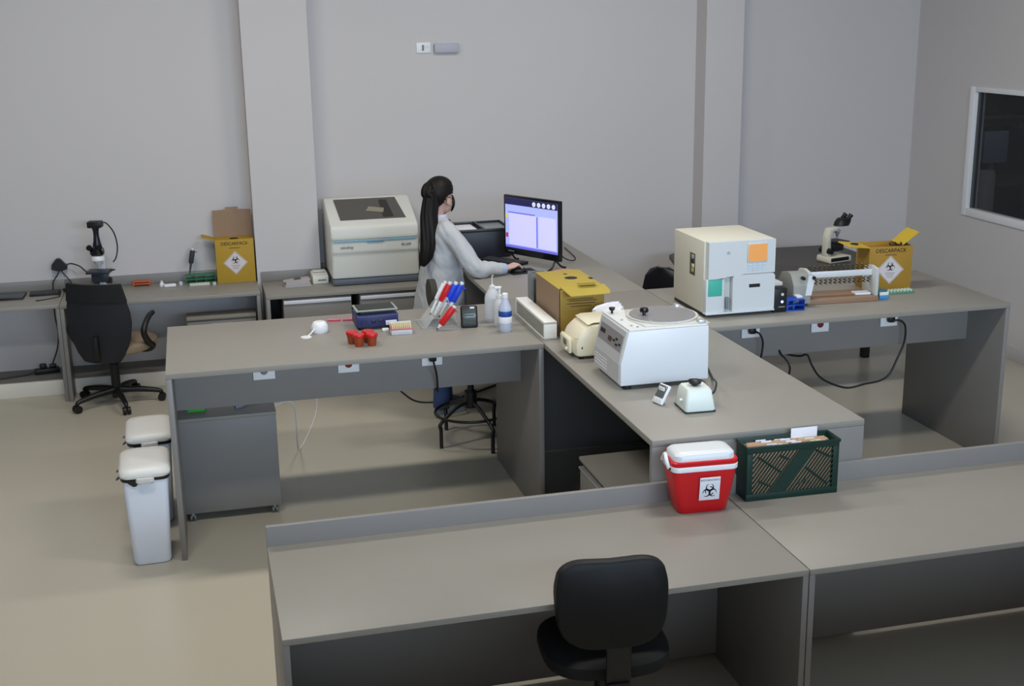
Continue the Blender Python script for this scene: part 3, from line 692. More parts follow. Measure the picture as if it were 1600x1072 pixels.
vm = thing('vortex_mixer', 'small pale vortex mixer with black cup at the island counter end', 'mixer', (.338, -1.265, H), -.05)
MW = mat('mint_white', c(222, 230, 222), .4)
rs = []
for z, a, bb in ((.008, .068, .075), (.014, .070, .077), (.095, .058, .062), (.104, .052, .056)):
    rs.append([V((x, y, z)) for x, y in rrect(2*a, 2*bb, .014, 4)])
MB().loft(rs).build('body', MW, vm)
MB().box(-.0705, .0705, -.078, .078, 0.004, .0078, .001).build('base_plate', BLACK, vm)
MB().box(-.045, .045, -.05, .05, 0, .0038).build('foot_pad', RUBBER, vm)
MB().lathe([(.012, .1042), (.012, .110), (.026, .114), (.031, .124), (.030, .128), (.022, .122), (.001, .119)], 0, .005, 0, 28).build('cup', BLACK, vm)
MB().cyl((-.066, -.02, .05), (-.079, -.02, .051), .006, seg=10).build('switch', WHITE, vm)
MB().cyl((.064, .02, .045), (.076, .02, .045), .006, seg=10).build('cable_gland', MGREY, vm)
cb = MB().tube([(.415, -1.25, H+.045), (.445, -1.235, H+.062), (.485, -1.16, H+.068), (.525, -1.06, H+.05), (.56, -.96, H+.025), (.60, -.84, H+.008), (.64, -.70, H+.006)], .005, 8, 6).build('power_cord', BLACK)
adopt(cb, 'power_cord', vm)

# ------------------------------------------------------------------ right bench
an = thing('hematology_analyser', 'tall ivory blood analyser with small orange screen on the right bench', 'analyser', (1.035, .252, H))
AF = mat('analyser_front', c(214, 219, 221), .45); AB = mat('analyser_body', c(214, 211, 196), .5)
D = .50
MB().box(0, .425, .045, D, .02, .440, .006).build('housing', AB, an)
MB().prism([(0, .006), (.425, .006), (.425, .0195), (0, .0195)], 'y', .03, D-.02).build('base', BLACK, an)
MB().loft([[V((x, y, z)) for x, z in ((.012, .225), (.0118, .438), (.422, .438), (.422, .245), (.235, .245), (.13, .234), (.07, .226))] for y in (.0, .0445)]).build('front_upper', AF, an)
MB().loft([[V((x, y, z)) for x, z in rrect(.262, .222, .02, 4, .292, .131)] for y in (-.004, .0, .0445)]).build('front_door', AF, an)
MB().box(.002, .112, .004, .0445, .022, .222, .005).build('front_bay', AF, an)
MB().box(-.003, .425, -.012, .0445, .020, .030, .003).build('front_lip', AF, an)
MB().box(.113, .158, .03, .0445, .03, .225).build('recess', mat('recess_shade', c(196, 200, 196), .5), an)
MB().box(.012, .098, .001, .0038, .126, .222, .001).build('teal_panel', TEAL, an)
sb = MB().box(.246, .372, -.0065, -.0001, .310, .422, .003).build('screen_bezel', GREYW, an)
MB().box(.252, .366, -.0078, -.0066, .318, .416).build('screen', mat('orange_screen', c(216, 150, 84), .4, emit=.3), sb)
b = MB()
for i in range(3):
    for j in range(4): b.box(.250+j*.030, .273+j*.030, -.004, -.0001, .262+i*.016, .273+i*.016)
b.build('keypad', mat('pale_blue_keys', c(206, 218, 230), .5), an)
MB().box(.262, .330, -.0055, -.0041, .165, .185, .001).build('slot', INK, an)
MB().box(.128, .148, .014, .0295, .04, .112, .002).build('probe', mat('probe_grey', c(120, 124, 132), .4), an)
MB().cyl((.13, -.0001, .376), (.13, -.003, .376), .008, seg=14).cyl((.122, -.0002, .371), (.14, -.0022, .371), .004, seg=8).build('badge', ALU, an)
MB().box(-.001, .003, .17, .25, .215, .345, .001).build('side_recess', mat('recess_olive', c(92, 86, 56), .6), an)
for (y, z, m_) in ((.185, .315, ALU), (.195, .285, BLACK), (.18, .262, IVORY), (.185, .235, mat('drip_yellow', c(186, 176, 110), .5))): MB().box(-.006, -.0012, y-.0, y+.03, z, z+.022, .002).build('connector', m_, an)

ub = thing('power_box', 'black upright power unit with glowing blue light beside the analyser', 'power unit', (1.502, .33, H), -.02)
MB().box(-.043, .043, -.075, .20, .006, .142, .004).build('case', BLACK, ub)
MB().box(-.038, .038, -.07, .19, 0, .0058).build('base', RUBBER, ub)
MB().cyl((.012, -.0752, .108), (.012, -.079, .108), .009, seg=16).build('switch', GREYW, ub)
MB().cyl((.012, -.0752, .064), (.012, -.078, .064), .0075, seg=16).build('indicator', mat('blue_led', (.22, .25, 1, 1), .3, emit=5), ub)
MB().box(-.010, .030, -.0765, -.0752, .030, .038).build('badge', MGREY, ub)
wl = MB().box(-.05, .05, -.09, .13, 0, .022, .004).xf(T(1.50, .42, H+.142)).build('white_tray', mat('tray_white', c(216, 212, 206), .5)); tag(wl, 'flat pale tray lying on the black power unit', 'tray')

bk = thing('tube_rack', 'translucent blue tube rack between the power unit and tube roller', 'rack', (1.608, .315, H), -.03)
BT = mat('blue_translucent', c(34, 84, 200), .25, alpha=.82)
for z in (.0, .030, .062): MB().box(-.058, .058, -.05, .05, z, z+.005, .001).build('shelf', BT, bk)
for x in (-.0575, .0545): MB().box(x, x+.003, -.05, .05, .0052, .0298).box(x, x+.003, -.05, .05, .0352, .0618).build('end_wall', BT, bk)
random.seed(2)
for i in range(4):
    MB().cyl((-.04+i*.02, -.02+(i % 2)*.03, .0055), (-.04+i*.02, -.02+(i % 2)*.03, .06), .005, seg=10).build('tube', mat('blue_tube', c(60, 120, 220), .3, alpha=.8), bk)
MB().box(.02, .056, -.02, .03, .0672, .080, .003).build('white_label', WHITE, bk)

mx = thing('tube_roller', 'blood tube roller with white end plates, coil springs and wooden base', 'mixer', (1.72, .43, H), -.07)
MB().box(.02, .475, -.06, .16, 0, .032, .004).build('base_board', WOOD, mx)
GRY = mat('pale_grey_metal', c(196, 200, 198), .45)
MB().prism([(-.05, .0325), (.13, .0325), (.13, .15), (.09, .198), (.02, .208), (-.05, .198)], 'x', .455, .475, .003).build('end_plate', GRY, mx)
MB().prism([(-.05, .0325), (.13, .0325), (.13, .15), (.09, .198), (.02, .208), (-.05, .198)], 'x', .022, .042, .003).build('end_plate', GRY, mx)
MB().prism([(-.10, .02), (.15, .02), (.15, .12), (.10, .18), (.0, .200), (-.04, .19), (-.09, .13)], 'x', -.085, .0215, .004).build('motor_housing', mat('motor_grey', c(150, 152, 146), .5), mx)
MB().box(.043, .454, .0, .012, .150, .186, .003).build('tube_bar', WHITEM, mx)
MB().cyl((.043, .03, .168), (.454, .03, .168), .008, seg=12).build('axle', CHROME, mx)
spring = None
OL = mat('dark_spring_steel', c(84, 80, 62), .4, .6)
for i in range(13):
    x = .062+i*.0305
    for dz in (0, 1):
        if spring is None:
            pts = []
            for k in range(31):
                a = k/30*2*PI*2.0; pts.append(V((.0085*math.cos(a), -.012+.006*math.sin(a), k/30*.036)))
            spring = MB().tube(pts, .0032, 5, 1, smooth=False).build('clip_spring', OL, mx); spring.location = (x, .008, .110)
        else:
            k = spring.copy(); COL.objects.link(k); k.parent = mx; k.location = (x, .008 if not dz else .035, .110 if not dz else .188)
MB().prism([(-.088, .09), (-.07, .205), (-.03, .205), (-.05, .09)], 'y', -.10, -.085).xf(T(.075, 0, -.02)).build('clip_arm', mat('white_clip', c(226, 230, 236), .4), mx)
for x in (-.03, .035): MB().cyl((x, -.085, .175), (x, -.11, .175), .011, seg=14).build('knob', BLACK, mx)
MB().cyl((.022, -.088, .105), (.022, -.094, .105), .007, seg=10).build('yellow_mark', YEL, mx)
pdw = MB().box(-.05, .05, -.03, .03, 0, .014, .004).xf(T(2.118, .42, H+.0325) @ Matrix.Rotation(-.1, 4, 'Z')).build('tissue_pack', PAPER); tag(pdw, 'small white tissue pack resting on the wooden base of the roller', 'pack')
tr2 = thing('tape_roll', 'teal tape roll with blue and white core beside the tube roller', 'tape', (2.255, .43, H))
MB().lathe([(.015, 0), (.038, 0), (.040, .003), (.040, .045), (.038, .048), (.015, .048)], seg=28).build('tape', mat('teal_tape', c(20, 100, 104), .4), tr2)
MB().box(-.034, .026, -.052, -.041, .001, .022, .002).build('blue_card', mat('sky_blue_card', c(66, 150, 206), .5), tr2)
MB().box(-.034, .026, -.052, -.041, .0222, .042, .002).build('white_card', WHITE, tr2)
gs = thing('slide_tray', 'flat green slide tray with white pegs before the right yellow box', 'tray', (2.41, .500, H), -.05)
MB().box(-.105, .105, -.032, .032, 0, .012, .002).build('tray', mat('muted_green', c(92, 140, 112), .5), gs)
peg = None
for i in range(9):
    if peg is None: peg = MB().box(-.005, .005, -.022, .022, .0122, .024, .001).build('peg', mat('pale_green', c(196, 214, 200), .5), gs); peg.location = (-.09, 0, 0)
    else: k = peg.copy(); COL.objects.link(k); k.parent = gs; k.location = (-.09+i*.022, 0, 0)

# ------------------------------------------------------------------ yellow sharps boxes
def sharps_front(d, w_, d0, h_, lz=.78):
    text('lettering', 'DESCARPACK', .036*w_/.3, INK, d, T(0, d0-.0012, h_*.90) @ FRONT, font_scale=.95)
    b = MB(); b.box(-.04*w_/.3, .04*w_/.3, d0-.0008, d0+.0002, h_*.795, h_*.81); b.build('printed_lines', INKB, d)
    a = .095*w_/.3*1.0; zc = h_*.46
    lb_ = MB().prism([(0, zc-a), (a, zc), (0, zc+a), (-a, zc)], 'y', d0-.0010, d0+.0002).build('label_diamond', PALEP, d, flat=True)
    b = MB()
    for (p, q) in (((0, zc-a*.93), (a*.93, zc)), ((a*.93, zc), (0, zc+a*.93)), ((0, zc+a*.93), (-a*.93, zc)), ((-a*.93, zc), (0, zc-a*.93))):
        b.tube([(p[0], d0-.0012, p[1]), (q[0], d0-.0012, q[1])], .0012, 4, 1, smooth=False)
    b.build('label_border', MGREY, lb_)
    biohazard(INK, lb_, 'biohazard_symbol', a*.36, T(0, d0-.0011, zc+a*.22) @ FRONT)
    b = MB()
    for i in range(3): b.box(-a*.35+i*.006, a*.35-i*.006, d0-.0013, d0-.0010, zc-a*.25-i*a*.14, zc-a*.21-i*a*.14)
    b.build('label_text_lines', MGREY, lb_)
sx1 = thing('sharps_box', 'yellow sharps carton with tall brown flap standing open by the pillar', 'box', (-1.484, 3.455, HC))
w_, dp, h_ = .290, .150, .338
def carton(d, w_, dp, h_, m):
    MB().box(-w_/2, w_/2, 0, .004, 0.0005, h_, .001).build('front_panel', m, d); MB().box(-w_/2, w_/2, dp-.004, dp, .0005, h_, .001).build('back_panel', m, d)
    for s in (-1, 1): MB().box(s*(w_/2-.002)-.002, s*(w_/2-.002)+.002, .0045, dp-.0045, .0005, h_, .001).build('side_panel', m, d)
    MB().box(-w_/2+.0045, w_/2-.0045, .0045, dp-.0045, .0005, .005).build('bottom', CARD, d)
carton(sx1, w_, dp, h_, YEL); sharps_front(sx1, w_, 0, h_)
MB().box(-w_/2+.005, w_/2-.005, .005, dp-.005, h_-.006, h_-.002).build('inner_lid', YEL, sx1)
MB().cyl((0, .05, h_-.0018), (0, .05, h_-.0005), .035, seg=20).build('round_hole', INK, sx1)
MB().prism([(-w_/2, h_+.0005), (w_/2, h_+.0005), (w_/2, h_+.205), (.05, h_+.210), (.05, h_+.228), (-.045, h_+.228), (-.045, h_+.210), (-w_/2, h_+.205)], 'y', dp-.006, dp-.002).build('brown_flap', CARD, sx1)
MB().loft([[V((-w_/2-.001, y, h_)), V((-w_/2-.001, y, h_-.005)), V((-w_/2-.095, y+.005, h_+.020)), V((-w_/2-.09, y+.005, h_+.028))] for y in (.01, dp-.01)]).build('side_flap', YEL, sx1)
sx2 = thing('sharps_box', 'open yellow sharps carton with spread flaps at the right bench end', 'box', (2.415, .60, H), -.10)
YEL2 = mat('deep_yellow_card', c(168, 128, 40), .7, noise=.05, scale=12)
w2, d2, h2 = .285, .19, .275
carton(sx2, w2, d2, h2, YEL2); sharps_front(sx2, w2, 0, h2)
LP = mat('lid_yellow', c(194, 164, 40), .7)
MB().loft([[V((-w2/2-.001, y, h2)), V((-w2/2-.001, y, h2-.005)), V((-w2/2-.145, y-.02, h2+.012)), V((-w2/2-.14, y-.02, h2+.018))] for y in (-.02, d2-.02)]).build('side_flap', LP, sx2)
MB().cyl((-w2/2-.075, .06, h2+.012), (-w2/2-.075, .06, h2+.0165), .025, seg=18).build('flap_hole', INK, sx2)
MB().loft([[V((w2/2-.06, y, h2+.0005)), V((w2/2-.055, y, h2+.0005)), V((w2/2+.058, y+.02, h2+.075)), V((w2/2+.05, y+.02, h2+.079))] for y in (.02, d2-.01)]).build('side_flap', LP, sx2)
b = MB()
for k in range(33): pass
b.tube([(.0+.013*i*1.0, .03+.010*math.sin(i*2.2), h2+.006+.012*math.cos(i*2.2)) for i in range(10)], .004, 6, 5)
b.build('coiled_cord', INK, sx2)

# ------------------------------------------------------------------ microscopes
def box_rot(mb, x0, x1, y0, y1, z0, z1, bev=.004): return mb.box(x0, x1, y0, y1, z0, z1, bev)
ms = thing('microscope', 'ivory and black microscope standing on the dark desk', 'microscope', (3.06, 2.46, .80), PI*.5+.25)
IV = mat('microscope_ivory', c(224, 220, 200), .4)
MB().prism([(-.11, .0), (.11, 0), (.115, .02), (.11, .05), (-.02, .055), (-.11, .045)], 'x', -.075, .075, .006).build('base', IV, ms)
MB().prism([(-.085, .012), (.10, .012), (.10, .04), (-.08, .04)], 'x', -.078, .078, .002).build('base_inset', BLACK, ms)
MB().prism([(.055, .05), (.11, .05), (.105, .20), (.085, .265), (-.005, .275), (-.005, .245), (.05, .235), (.065, .18)], 'x', -.028, .028, .006).build('arm', IV, ms)
MB().box(-.075, .075, -.085, .06, .150, .162, .003).box(-.05, .05, -.05, .06, .085, .1498, .008).build('stage', BLACK, ms)
MB().lathe([(.001, .185), (.008, .185), (.012, .21), (.026, .228), (.026, .244), (.001, .244)], 0, -.02, 0, 18).build('objective_turret', ALU, ms)
MB().loft([[V((x*s, -.055+y*s-(z-.276)*.5, z)) for x, y in sup(.05, .06, 20, .8)] for z, s in ((.276, 1), (.30, 1.05), (.325, .95), (.332, .8))]).build('head', BLACK, ms)
for s in (-1, 1):
    MB().tube([(s*.028, -.085, .318), (s*.030, -.115, .345), (s*.030, -.125, .355)], [.017, .017, .020], 12, 2).build('eyepiece', BLACK, ms)
    MB().cyl((s*.029, .085, .09), (s*.062, .085, .09), .024, .022, 18).build('focus_knob', BLACK, ms)
MB().cyl((.0, -.055, .10), (.0, -.07, .10), .012, seg=12).build('condenser_knob', ALU, ms)

m2 = thing('microscope', 'white microscope with black camera tube on the left wall counter', 'microscope', (-2.475, 3.36, HC), -.18)
MB().prism([(-.10, .0), (.10, 0), (.10, .04), (-.02, .05), (-.10, .04)], 'x', -.08, .08, .006).build('base', WHITE, m2)
MB().prism([(.05, .05), (.10, .05), (.10, .21), (.08, .26), (-.01, .26), (-.01, .235), (.05, .22)], 'x', -.025, .025, .006).build('arm', WHITE, m2)
MB().box(-.085, .085, -.08, .05, .165, .182, .003).box(-.055, .055, -.05, .05, .095, .1648, .01).build('stage', mat('stage_slate', c(40, 46, 56), .4), m2)
MB().cyl((.0, -.03, .165), (.12, -.03, .188), .005, seg=8).build('stage_lever', BLACK, m2)
MB().lathe([(.001, .20), (.010, .20), (.014, .222), (.030, .24), (.032, .258), (.001, .258)], 0, -.015, 0, 18).build('objective_turret', GREYW, m2)
MB().lathe([(.001, .2605), (.05, .2605), (.052, .275), (.045, .295), (.001, .297)], 0, -.02, 0, 24).build('head_ring', WHITE, m2)
MB().loft([[V((x*s, -.02+y*s, z)) for x, y in sup(.052, .05, 20, .8)] for z, s in ((.2975, .8), (.31, 1), (.345, .95), (.36, .6))]).build('head', BLACKG, m2)
for s in (-1, 1):
    MB().tube([(s*.03, -.03, .33), (s*.036, -.07, .355), (s*.037, -.09, .366)], [.018, .018, .022], 12, 2).build('eyepiece', BLACKG, m2)
    MB().cyl((s*.026, .06, .09), (s*.065, .06, .09), .024, seg=18).build('focus_knob', BLACK, m2)
MB().lathe([(.034, .361), (.025, .40), (.020, .44), (.021, .475), (.026, .492), (.026, .500), (.001, .5005)], 0, 0, 0, 20).build('camera_tube', mat('navy_black', c(20, 21, 34), .35), m2)
MB().box(-.052, .052, -.04, .04, .5008, .548, .008).build('camera', BLACK, m2)
cab = MB().tube([(-2.43, 3.36, HC+.535), (-2.395, 3.37, HC+.525), (-2.35, 3.38, HC+.45), (-2.335, 3.38, HC+.35), (-2.35, 3.37, HC+.27), (-2.375, 3.36, HC+.235)], .005, 8, 6).build('camera_cable', BLACK); tag(cab, 'thin black cable looping down from the microscope camera', 'cable')
ad = thing('power_adapter', 'black power adapter plugged into the back wall left of the microscope', 'adapter', (-2.782, YW-.002, .925))
MB().loft([[V((x, y, z)) for x, z in ((-.058, -.03), (-.02, -.045), (.012, -.048), (.055, -.035), (.058, -.012), (.02, .035), (.004, .048), (-.018, .045), (-.052, .004))] for y in (-.055, -.03, -.0115)]).build('body', BLACK, ad)
MB().box(-.035, .035, -.011, 0, -.03, .02, .003).build('wall_plate', WHITE, ad)
wc = MB().tube([(-2.725, 3.60, .925), (-2.69, 3.60, .93), (-2.63, 3.55, .915), (-2.58, 3.46, .89), (-2.52, 3.42, .88)], .005, 8, 6).build('adapter_cable', BLACK); tag(wc, 'black cable from the wall adapter across to the microscope', 'cable')
wc = MB().tube([(-2.785, 3.60, .88), (-2.80, 3.60, .85), (-2.835, 3.595, .80), (-2.84, 3.59, .765), (-2.835, 3.56, HC+.008), (-2.80, 3.54, HC+.006)], .0045, 8, 6).build('adapter_cable', BLACK); tag(wc, 'black cable hanging from the wall adapter down to the keyboard', 'cable')
wc = MB().tube([(-2.77, 3.60, .88), (-2.75, 3.60, .85), (-2.715, 3.60, .80), (-2.70, 3.59, .765), (-2.69, 3.56, HC+.008)], .0045, 8, 6).build('adapter_cable', BLACK); tag(wc, 'black cable dropping behind the mesh chair from the wall adapter', 'cable')

# ------------------------------------------------------------------ left wall desk and counter items
lp = thing('laptop', 'closed dark laptop lying at the left end of the wall desk', 'laptop', (-3.17, 3.44, HC), -.02)
MB().box(-.145, .145, -.10, .10, 0, .014, .004).build('base', BLACK, lp); MB().box(-.145, .145, -.10, .10, .0145, .021, .003).build('lid', mat('slate_lid', c(58, 62, 66), .35), lp)
def keyboard(loc, rz, w_, d_, label):
    k = thing('keyboard', label, 'keyboard', loc, rz)
    MB().prism([(-d_/2, 0), (d_/2, 0), (d_/2, .022), (-d_/2, .012)], 'x', -w_/2, w_/2, .003).build('case', BLACK, k)
    b = MB()
    for i in range(14):
        for j in range(4):
            x = -w_/2+.012+i*(w_-.03)/14; y = -d_/2+.014+j*(d_-.028)/4; z = .0125+(y+d_/2)/d_*.010
            b.box(x, x+(w_-.03)/14*.8, y, y+(d_-.028)/4*.78, z, z+.004)
    o = b.build('keys', DGREY, k, flat=True); o['kind'] = 'stuff'; return k
keyboard((-2.885, 3.47, HC), .03, .22, .095, 'black keyboard on the wall desk beside the laptop')
lc = MB().tube([(-2.80, 3.43, HC+.004), (-2.77, 3.36, HC+.004), (-2.83, 3.30, HC+.004), (-2.90, 3.26, HC+.004), (-2.93, 3.25, HC+.005)], [.003, .003, .003, .004, .006], 8, 5).build('usb_cable', BLACK); tag(lc, 'thin black cable with small plug lying before the keyboard', 'cable')
dt = MB().tube([(-2.76, 3.50, HC+.02), (-2.73, 3.49, HC+.022), (-2.70, 3.48, HC+.02), (-2.66, 3.47, HC+.016)], [.012, .016, .016, .010], 8, 4).build('cable_bundle', mat('green_black', c(22, 40, 32), .5)); tag(dt, 'dark cable bundle lying between keyboard and mesh chair', 'cable')
orr = thing('slide_rack', 'orange slide rack lying on the left wall counter', 'rack', (-2.195, 3.57, HC), 0)
MB().box(-.065, .065, -.025, .025, .012, .022, .002).box(-.065, .065, -.025, .025, .030, .038, .002).box(-.065, -.055, -.024, .024, 0, .0299, .001).box(.055, .065, -.024, .024, 0, .0299, .001).build('rack', mat('orange_plastic', c(196, 84, 34), .5), orr)
q = MB().lathe([(.001, 0), (.018, 0), (.018, .02), (.008, .03), (.008, .042), (.001, .042)], seg=16).xf(T(-2.045, 3.50, HC)).build('dropper_bottle', WHITE); tag(q, 'tiny white dropper bottle right of the orange rack', 'bottle')
q = MB().box(-.045, .045, -.018, .018, 0, .022, .006).xf(T(-1.985, 3.46, HC) @ Matrix.Rotation(.1, 4, 'Z')).build('eraser_block', WHITE); tag(q, 'small white block lying left of the green tube rack', 'block')
q = MB().lathe([(.001, 0), (.014, 0), (.015, .02), (.010, .026), (.001, .027)], seg=16).xf(T(-1.905, 3.50, HC)).build('vial', mat('pale_blue_plastic', c(190, 206, 226), .4)); tag(q, 'pale blue vial standing beside the white block', 'vial')
gt = thing('tube_rack', 'green tube rack beside the yellow carton on the wall counter', 'rack', (-1.755, 3.555, HC), .02)
for z in (.0, .030, .060): MB().box(-.112, .112, -.035, .035, z, z+.006, .001).build('shelf', GRN, gt)
for x in (-.112, -.037, .037, .108): MB().box(x, x+.005, -.035, .035, .0062, .0298).box(x, x+.005, -.035, .035, .0362, .0598).build('divider', GRN, gt)
pipette((-1.795, 3.555, HC+.27), (-1.835, 3.555, HC+.065), mat('slate_plastic', c(52, 54, 62), .45), DGREY, 'dark grey pipette standing in the green tube rack')
q = MB().box(-.075, .075, -.018, .018, 0, .020, .003).xf(T(-1.765, 3.435, HC) @ Matrix.Rotation(.03, 4, 'Z')).build('slide_case', mat('ivory_case', c(200, 198, 186), .5)); tag(q, 'flat ivory slide case before the green tube rack', 'case')
q = MB().lathe([(.001, 0), (.013, 0), (.013, .02), (.001, .021)], seg=14).xf(T(-1.655, 3.43, HC)).build('bottle_cap', GREYW); tag(q, 'tiny pale cap at the foot of the yellow carton', 'cap')

pp = thing('paper_stack', 'low stack of grey papers left of the small white box', 'papers', (-1.045, 3.20, HC), .06)
PG = mat('grey_paper', c(178, 172, 172), .8)
for i in range(4):
    MB().box(-.10+.004*i, .10-.003*i, -.07+.002*i, .07, .0005+i*.008, .0078+i*.008, .001).build('sheet', PG, pp)
MB().loft([[V((x, y, z)) for x, z in ((-.10, .033), (.095, .033), (.098, .05), (.0, .046), (-.08, .037))] for y in (-.02, .07)]).build('folded_sheet', PG, pp)
MB().loft([[V((x, y, z)) for x, z in ((-.02, .0475), (.02, .050), (.03, .052), (-.015, .0485))] for y in (-.01, .05)]).build('glasses', DGREY, pp)
sw = thing('label_printer', 'small white boxy device left of the large white analyser', 'device', (-.868, 3.27, HC), .04)
MB().prism([(-.07, .0), (.09, .0), (.09, .075), (.03, .078), (-.07, .060)], 'x', -.06, .06, .005).build('case', mat('device_white', c(222, 220, 208), .45), sw)
MB().box(-.02, .042, -.0725, -.0695, .022, .034, .001).build('slot', MGREY, sw)
MB().box(-.05, .05, .0, .06, .0785, .088, .003).build('cover', MATS['device_white'], sw)

ba = thing('chemistry_analyser', 'large off white benchtop analyser with smoked lid beside the woman', 'analyser', (-.79, 3.055, HC))
BA = mat('analyser_offwhite', c(222, 222, 214), .42); wA = .67
MB().prism([(.004, .004), (.56, .004), (.56, .05), (.004, .05)], 'x', .004, wA-.004, .012).build('base', mat('slate_base', c(92, 98, 110), .5), ba)
MB().prism([(.012, .0505), (.55, .0505), (.55, .56), (.50, .605), (.42, .61), (.0, .455), (-.006, .40), (-.006, .352), (0, .348), (-.002, .252), (.010, .240)], 'x', 0, wA, .022).build('housing', BA, ba)
MB().box(.02, wA-.02, -.010, -.004, .335, .3475, .002).build('blue_stripe', mat('pale_blue_stripe', c(120, 180, 205), .4), ba)
MB().box(.27, .40, -.013, -.0045, .328, .3345, .002).build('lid_grip', mat('grip_blue', c(110, 140, 160), .4), ba)
def slope(u, v, off):
    a = V((0, .0, .455)); e = V((0, .42, .61)); n = V((0, -.346, .938)); p = a+(e-a)*v+n*off; return V((u, p.y, p.z))
gl = MB().loft([[slope(x, v, o) for x, v in ((.09, .20), (wA-.08, .20), (wA-.115, .93), (.075, .93))] for o in (-.02, .004)]).build('lid_window', mat('smoked_glass', c(74, 70, 62), .15, coat=.3), ba, flat=True)
MB().loft([[slope(x, v, o) for x, v in ((.30, .48), (.43, .40), (.445, .55), (.33, .62))] for o in (.0045, .0065)]).build('sampling_arm', mat('seen_arm', c(150, 146, 128), .5), gl, flat=True)
MB().loft([[slope(x, v, o) for x, v in ((.42, .25), (.50, .25), (.48, .85), (.42, .85))] for o in (.0045, .006)]).build('reagent_post', mat('seen_post', c(40, 38, 34), .5), gl, flat=True)
text('lettering', 'mindray', .030, mat('logo_grey', c(70, 74, 90), .5), ba, T(.12, -.0075, .295) @ FRONT)
text('lettering', 'BS-200', .026, MATS['logo_grey'], ba, T(.57, -.0075, .297) @ FRONT)

# ------------------------------------------------------------------ rear counter: printer, monitor, keyboard, mouse
pr = thing('printer', 'black boxy unit with open paper tray behind the monitor', 'printer', (.045, 2.40, H))
MB().box(0, .40, 0, .36, .006, .195, .008).build('case', mat('navy_black_case', c(24, 26, 34), .45), pr)
MB().box(.02, .38, .02, .34, 0, .0058).build('base', RUBBER, pr)
rimb = MB(); rimb.box(0, .40, 0, .012, .1955, .215, .003); rimb.box(0, .40, .348, .36, .1955, .215, .003); rimb.box(0, .012, .013, .347, .1955, .215, .003); rimb.box(.388, .40, .013, .347, .1955, .215, .003); rimb.box(.19, .205, .013, .347, .1955, .216, .003)
rimb.build('tray_rim', mat('teal_black_rim', c(38, 46, 50), .35), pr)
MB().box(.03, .16, .05, .30, .1955, .203, .002).build('paper', PAPER, pr)
MB().box(.208, .385, .015, .345, .1955, .199).build('tray_floor', mat('grey_tray', c(130, 138, 142), .3), pr)
mo = thing('monitor', 'wide black computer monitor showing a pale blue window on the rear counter', 'monitor')
ml, mr = V((.352, 2.262, 0)), V((.622, 1.790, 0)); dx = (mr-ml); MWd = dx.length
mo.location = ((ml+mr)/2+V((0, 0, H))); mo.rotation_euler = (0, 0, math.atan2(dx.y, dx.x))
z0, z1 = .062, .478
MB().box(-MWd/2, MWd/2, 0, .03, z0, z1, .006).build('case', BLACKG, mo)
e = .018
scr = MB().box(-MWd/2+e, MWd/2-e, -.0015, -.0005, z0+.048, z1-e).build('screen', mat('screen_lilac', c(150, 160, 238), .4, emit=.75), mo)
def scrbox(name, u0, u1, v0, v1, m, k=1):
    sw_, sh_ = MWd-2*e, z1-z0-e-.048; x0 = -MWd/2+e; zz = z0+.048
    return MB().box(x0+u0*sw_, x0+u1*sw_, -.0018-.0004*k, -.0016, zz+v0*sh_, zz+v1*sh_).build(name, m, scr)
SN = mat('screen_navy', c(32, 32, 72), .4, emit=.6); SP = mat('screen_pale', c(190, 188, 246), .4, emit=.62); SB = mat('screen_band', c(96, 96, 190), .4, emit=.7)
scrbox('menu_bar', 0, 1, .865, 1, SN); scrbox('window_list', .075, .60, .07, .70, SP); scrbox('window_detail', .645, .97, .07, .70, SP); scrbox('window_title', .06, .58, .70, .725, SB, 2)
scrbox('divider', .605, .625, .07, .68, SB, 2); scrbox('task_bar', 0, 1, 0, .05, SB)
scrbox('side_icon', .005, .055, .60, .68, mat('icon_yellow', c(200, 190, 80), .4, emit=.6)); scrbox('side_icon', .005, .055, .20, .29, mat('icon_red', c(170, 52, 60), .4, emit=.6))
for i in range(5):
    sw_ = MWd-2*e; x0 = -MWd/2+e+sw_*(.56+i*.092); zz = z0+.048+(z1-z0-e-.048)*.925
    MB().cyl((x0, -.0024, zz), (x0, -.0028, zz), .0165, seg=20).build('round_icon', mat('icon_white', c(214, 216, 236), .4, emit=.5), scr)
    MB().cyl((x0+.003, -.0029, zz), (x0+.003, -.0032, zz-.002), .006, seg=10).build('icon_mark', SB, scr)
MB().box(-MWd/2+.04, -MWd/2+.10, -.0007, .0001, z0+.018, z0+.026).build('maker_mark', MGREY, mo)
for s in (-1, 1):
    b = MB().tube([(s*(MWd/2-.055), .015, z0+.006), (s*(MWd/2-.045), .06, .02), (s*(MWd/2-.04), .10, .007)], .007, 8, 3)
    if s > 0: b.tube([(s*(MWd/2-.055), .015, z0+.006), (s*(MWd/2-.045), -.03, .02), (s*(MWd/2-.04), -.075, .007)], .007, 8, 3)
    b.build('stand_foot', BLACK, mo)
keyboard((.335, 2.215, H), -.95, .36, .11, 'black keyboard on the rear counter under the monitor')
mp = MB().box(-.10, .10, -.085, .085, 0, .003, .001).xf(T(.375, 1.865, H) @ Matrix.Rotation(.15, 4, 'Z')).build('mouse_pad', mat('black_pad', c(26, 28, 27), .8)); tag(mp, 'black mouse pad under the hand of the woman', 'mouse pad')
mu = thing('mouse', 'black computer mouse held by the woman on the pad', 'mouse', (.345, 1.845, H+.0032), -.1)
MB().loft([[V((x*s, y*s, z)) for x, y in sup(.055, .030, 24, .85)] for z, s in ((0, .93), (.008, 1), (.02, .92), (.030, .65), (.034, .3))]).build('shell', BLACK, mu)
MB().box(.025, .045, -.003, .003, .024, .031, .002).build('scroll_wheel', DGREY, mu)
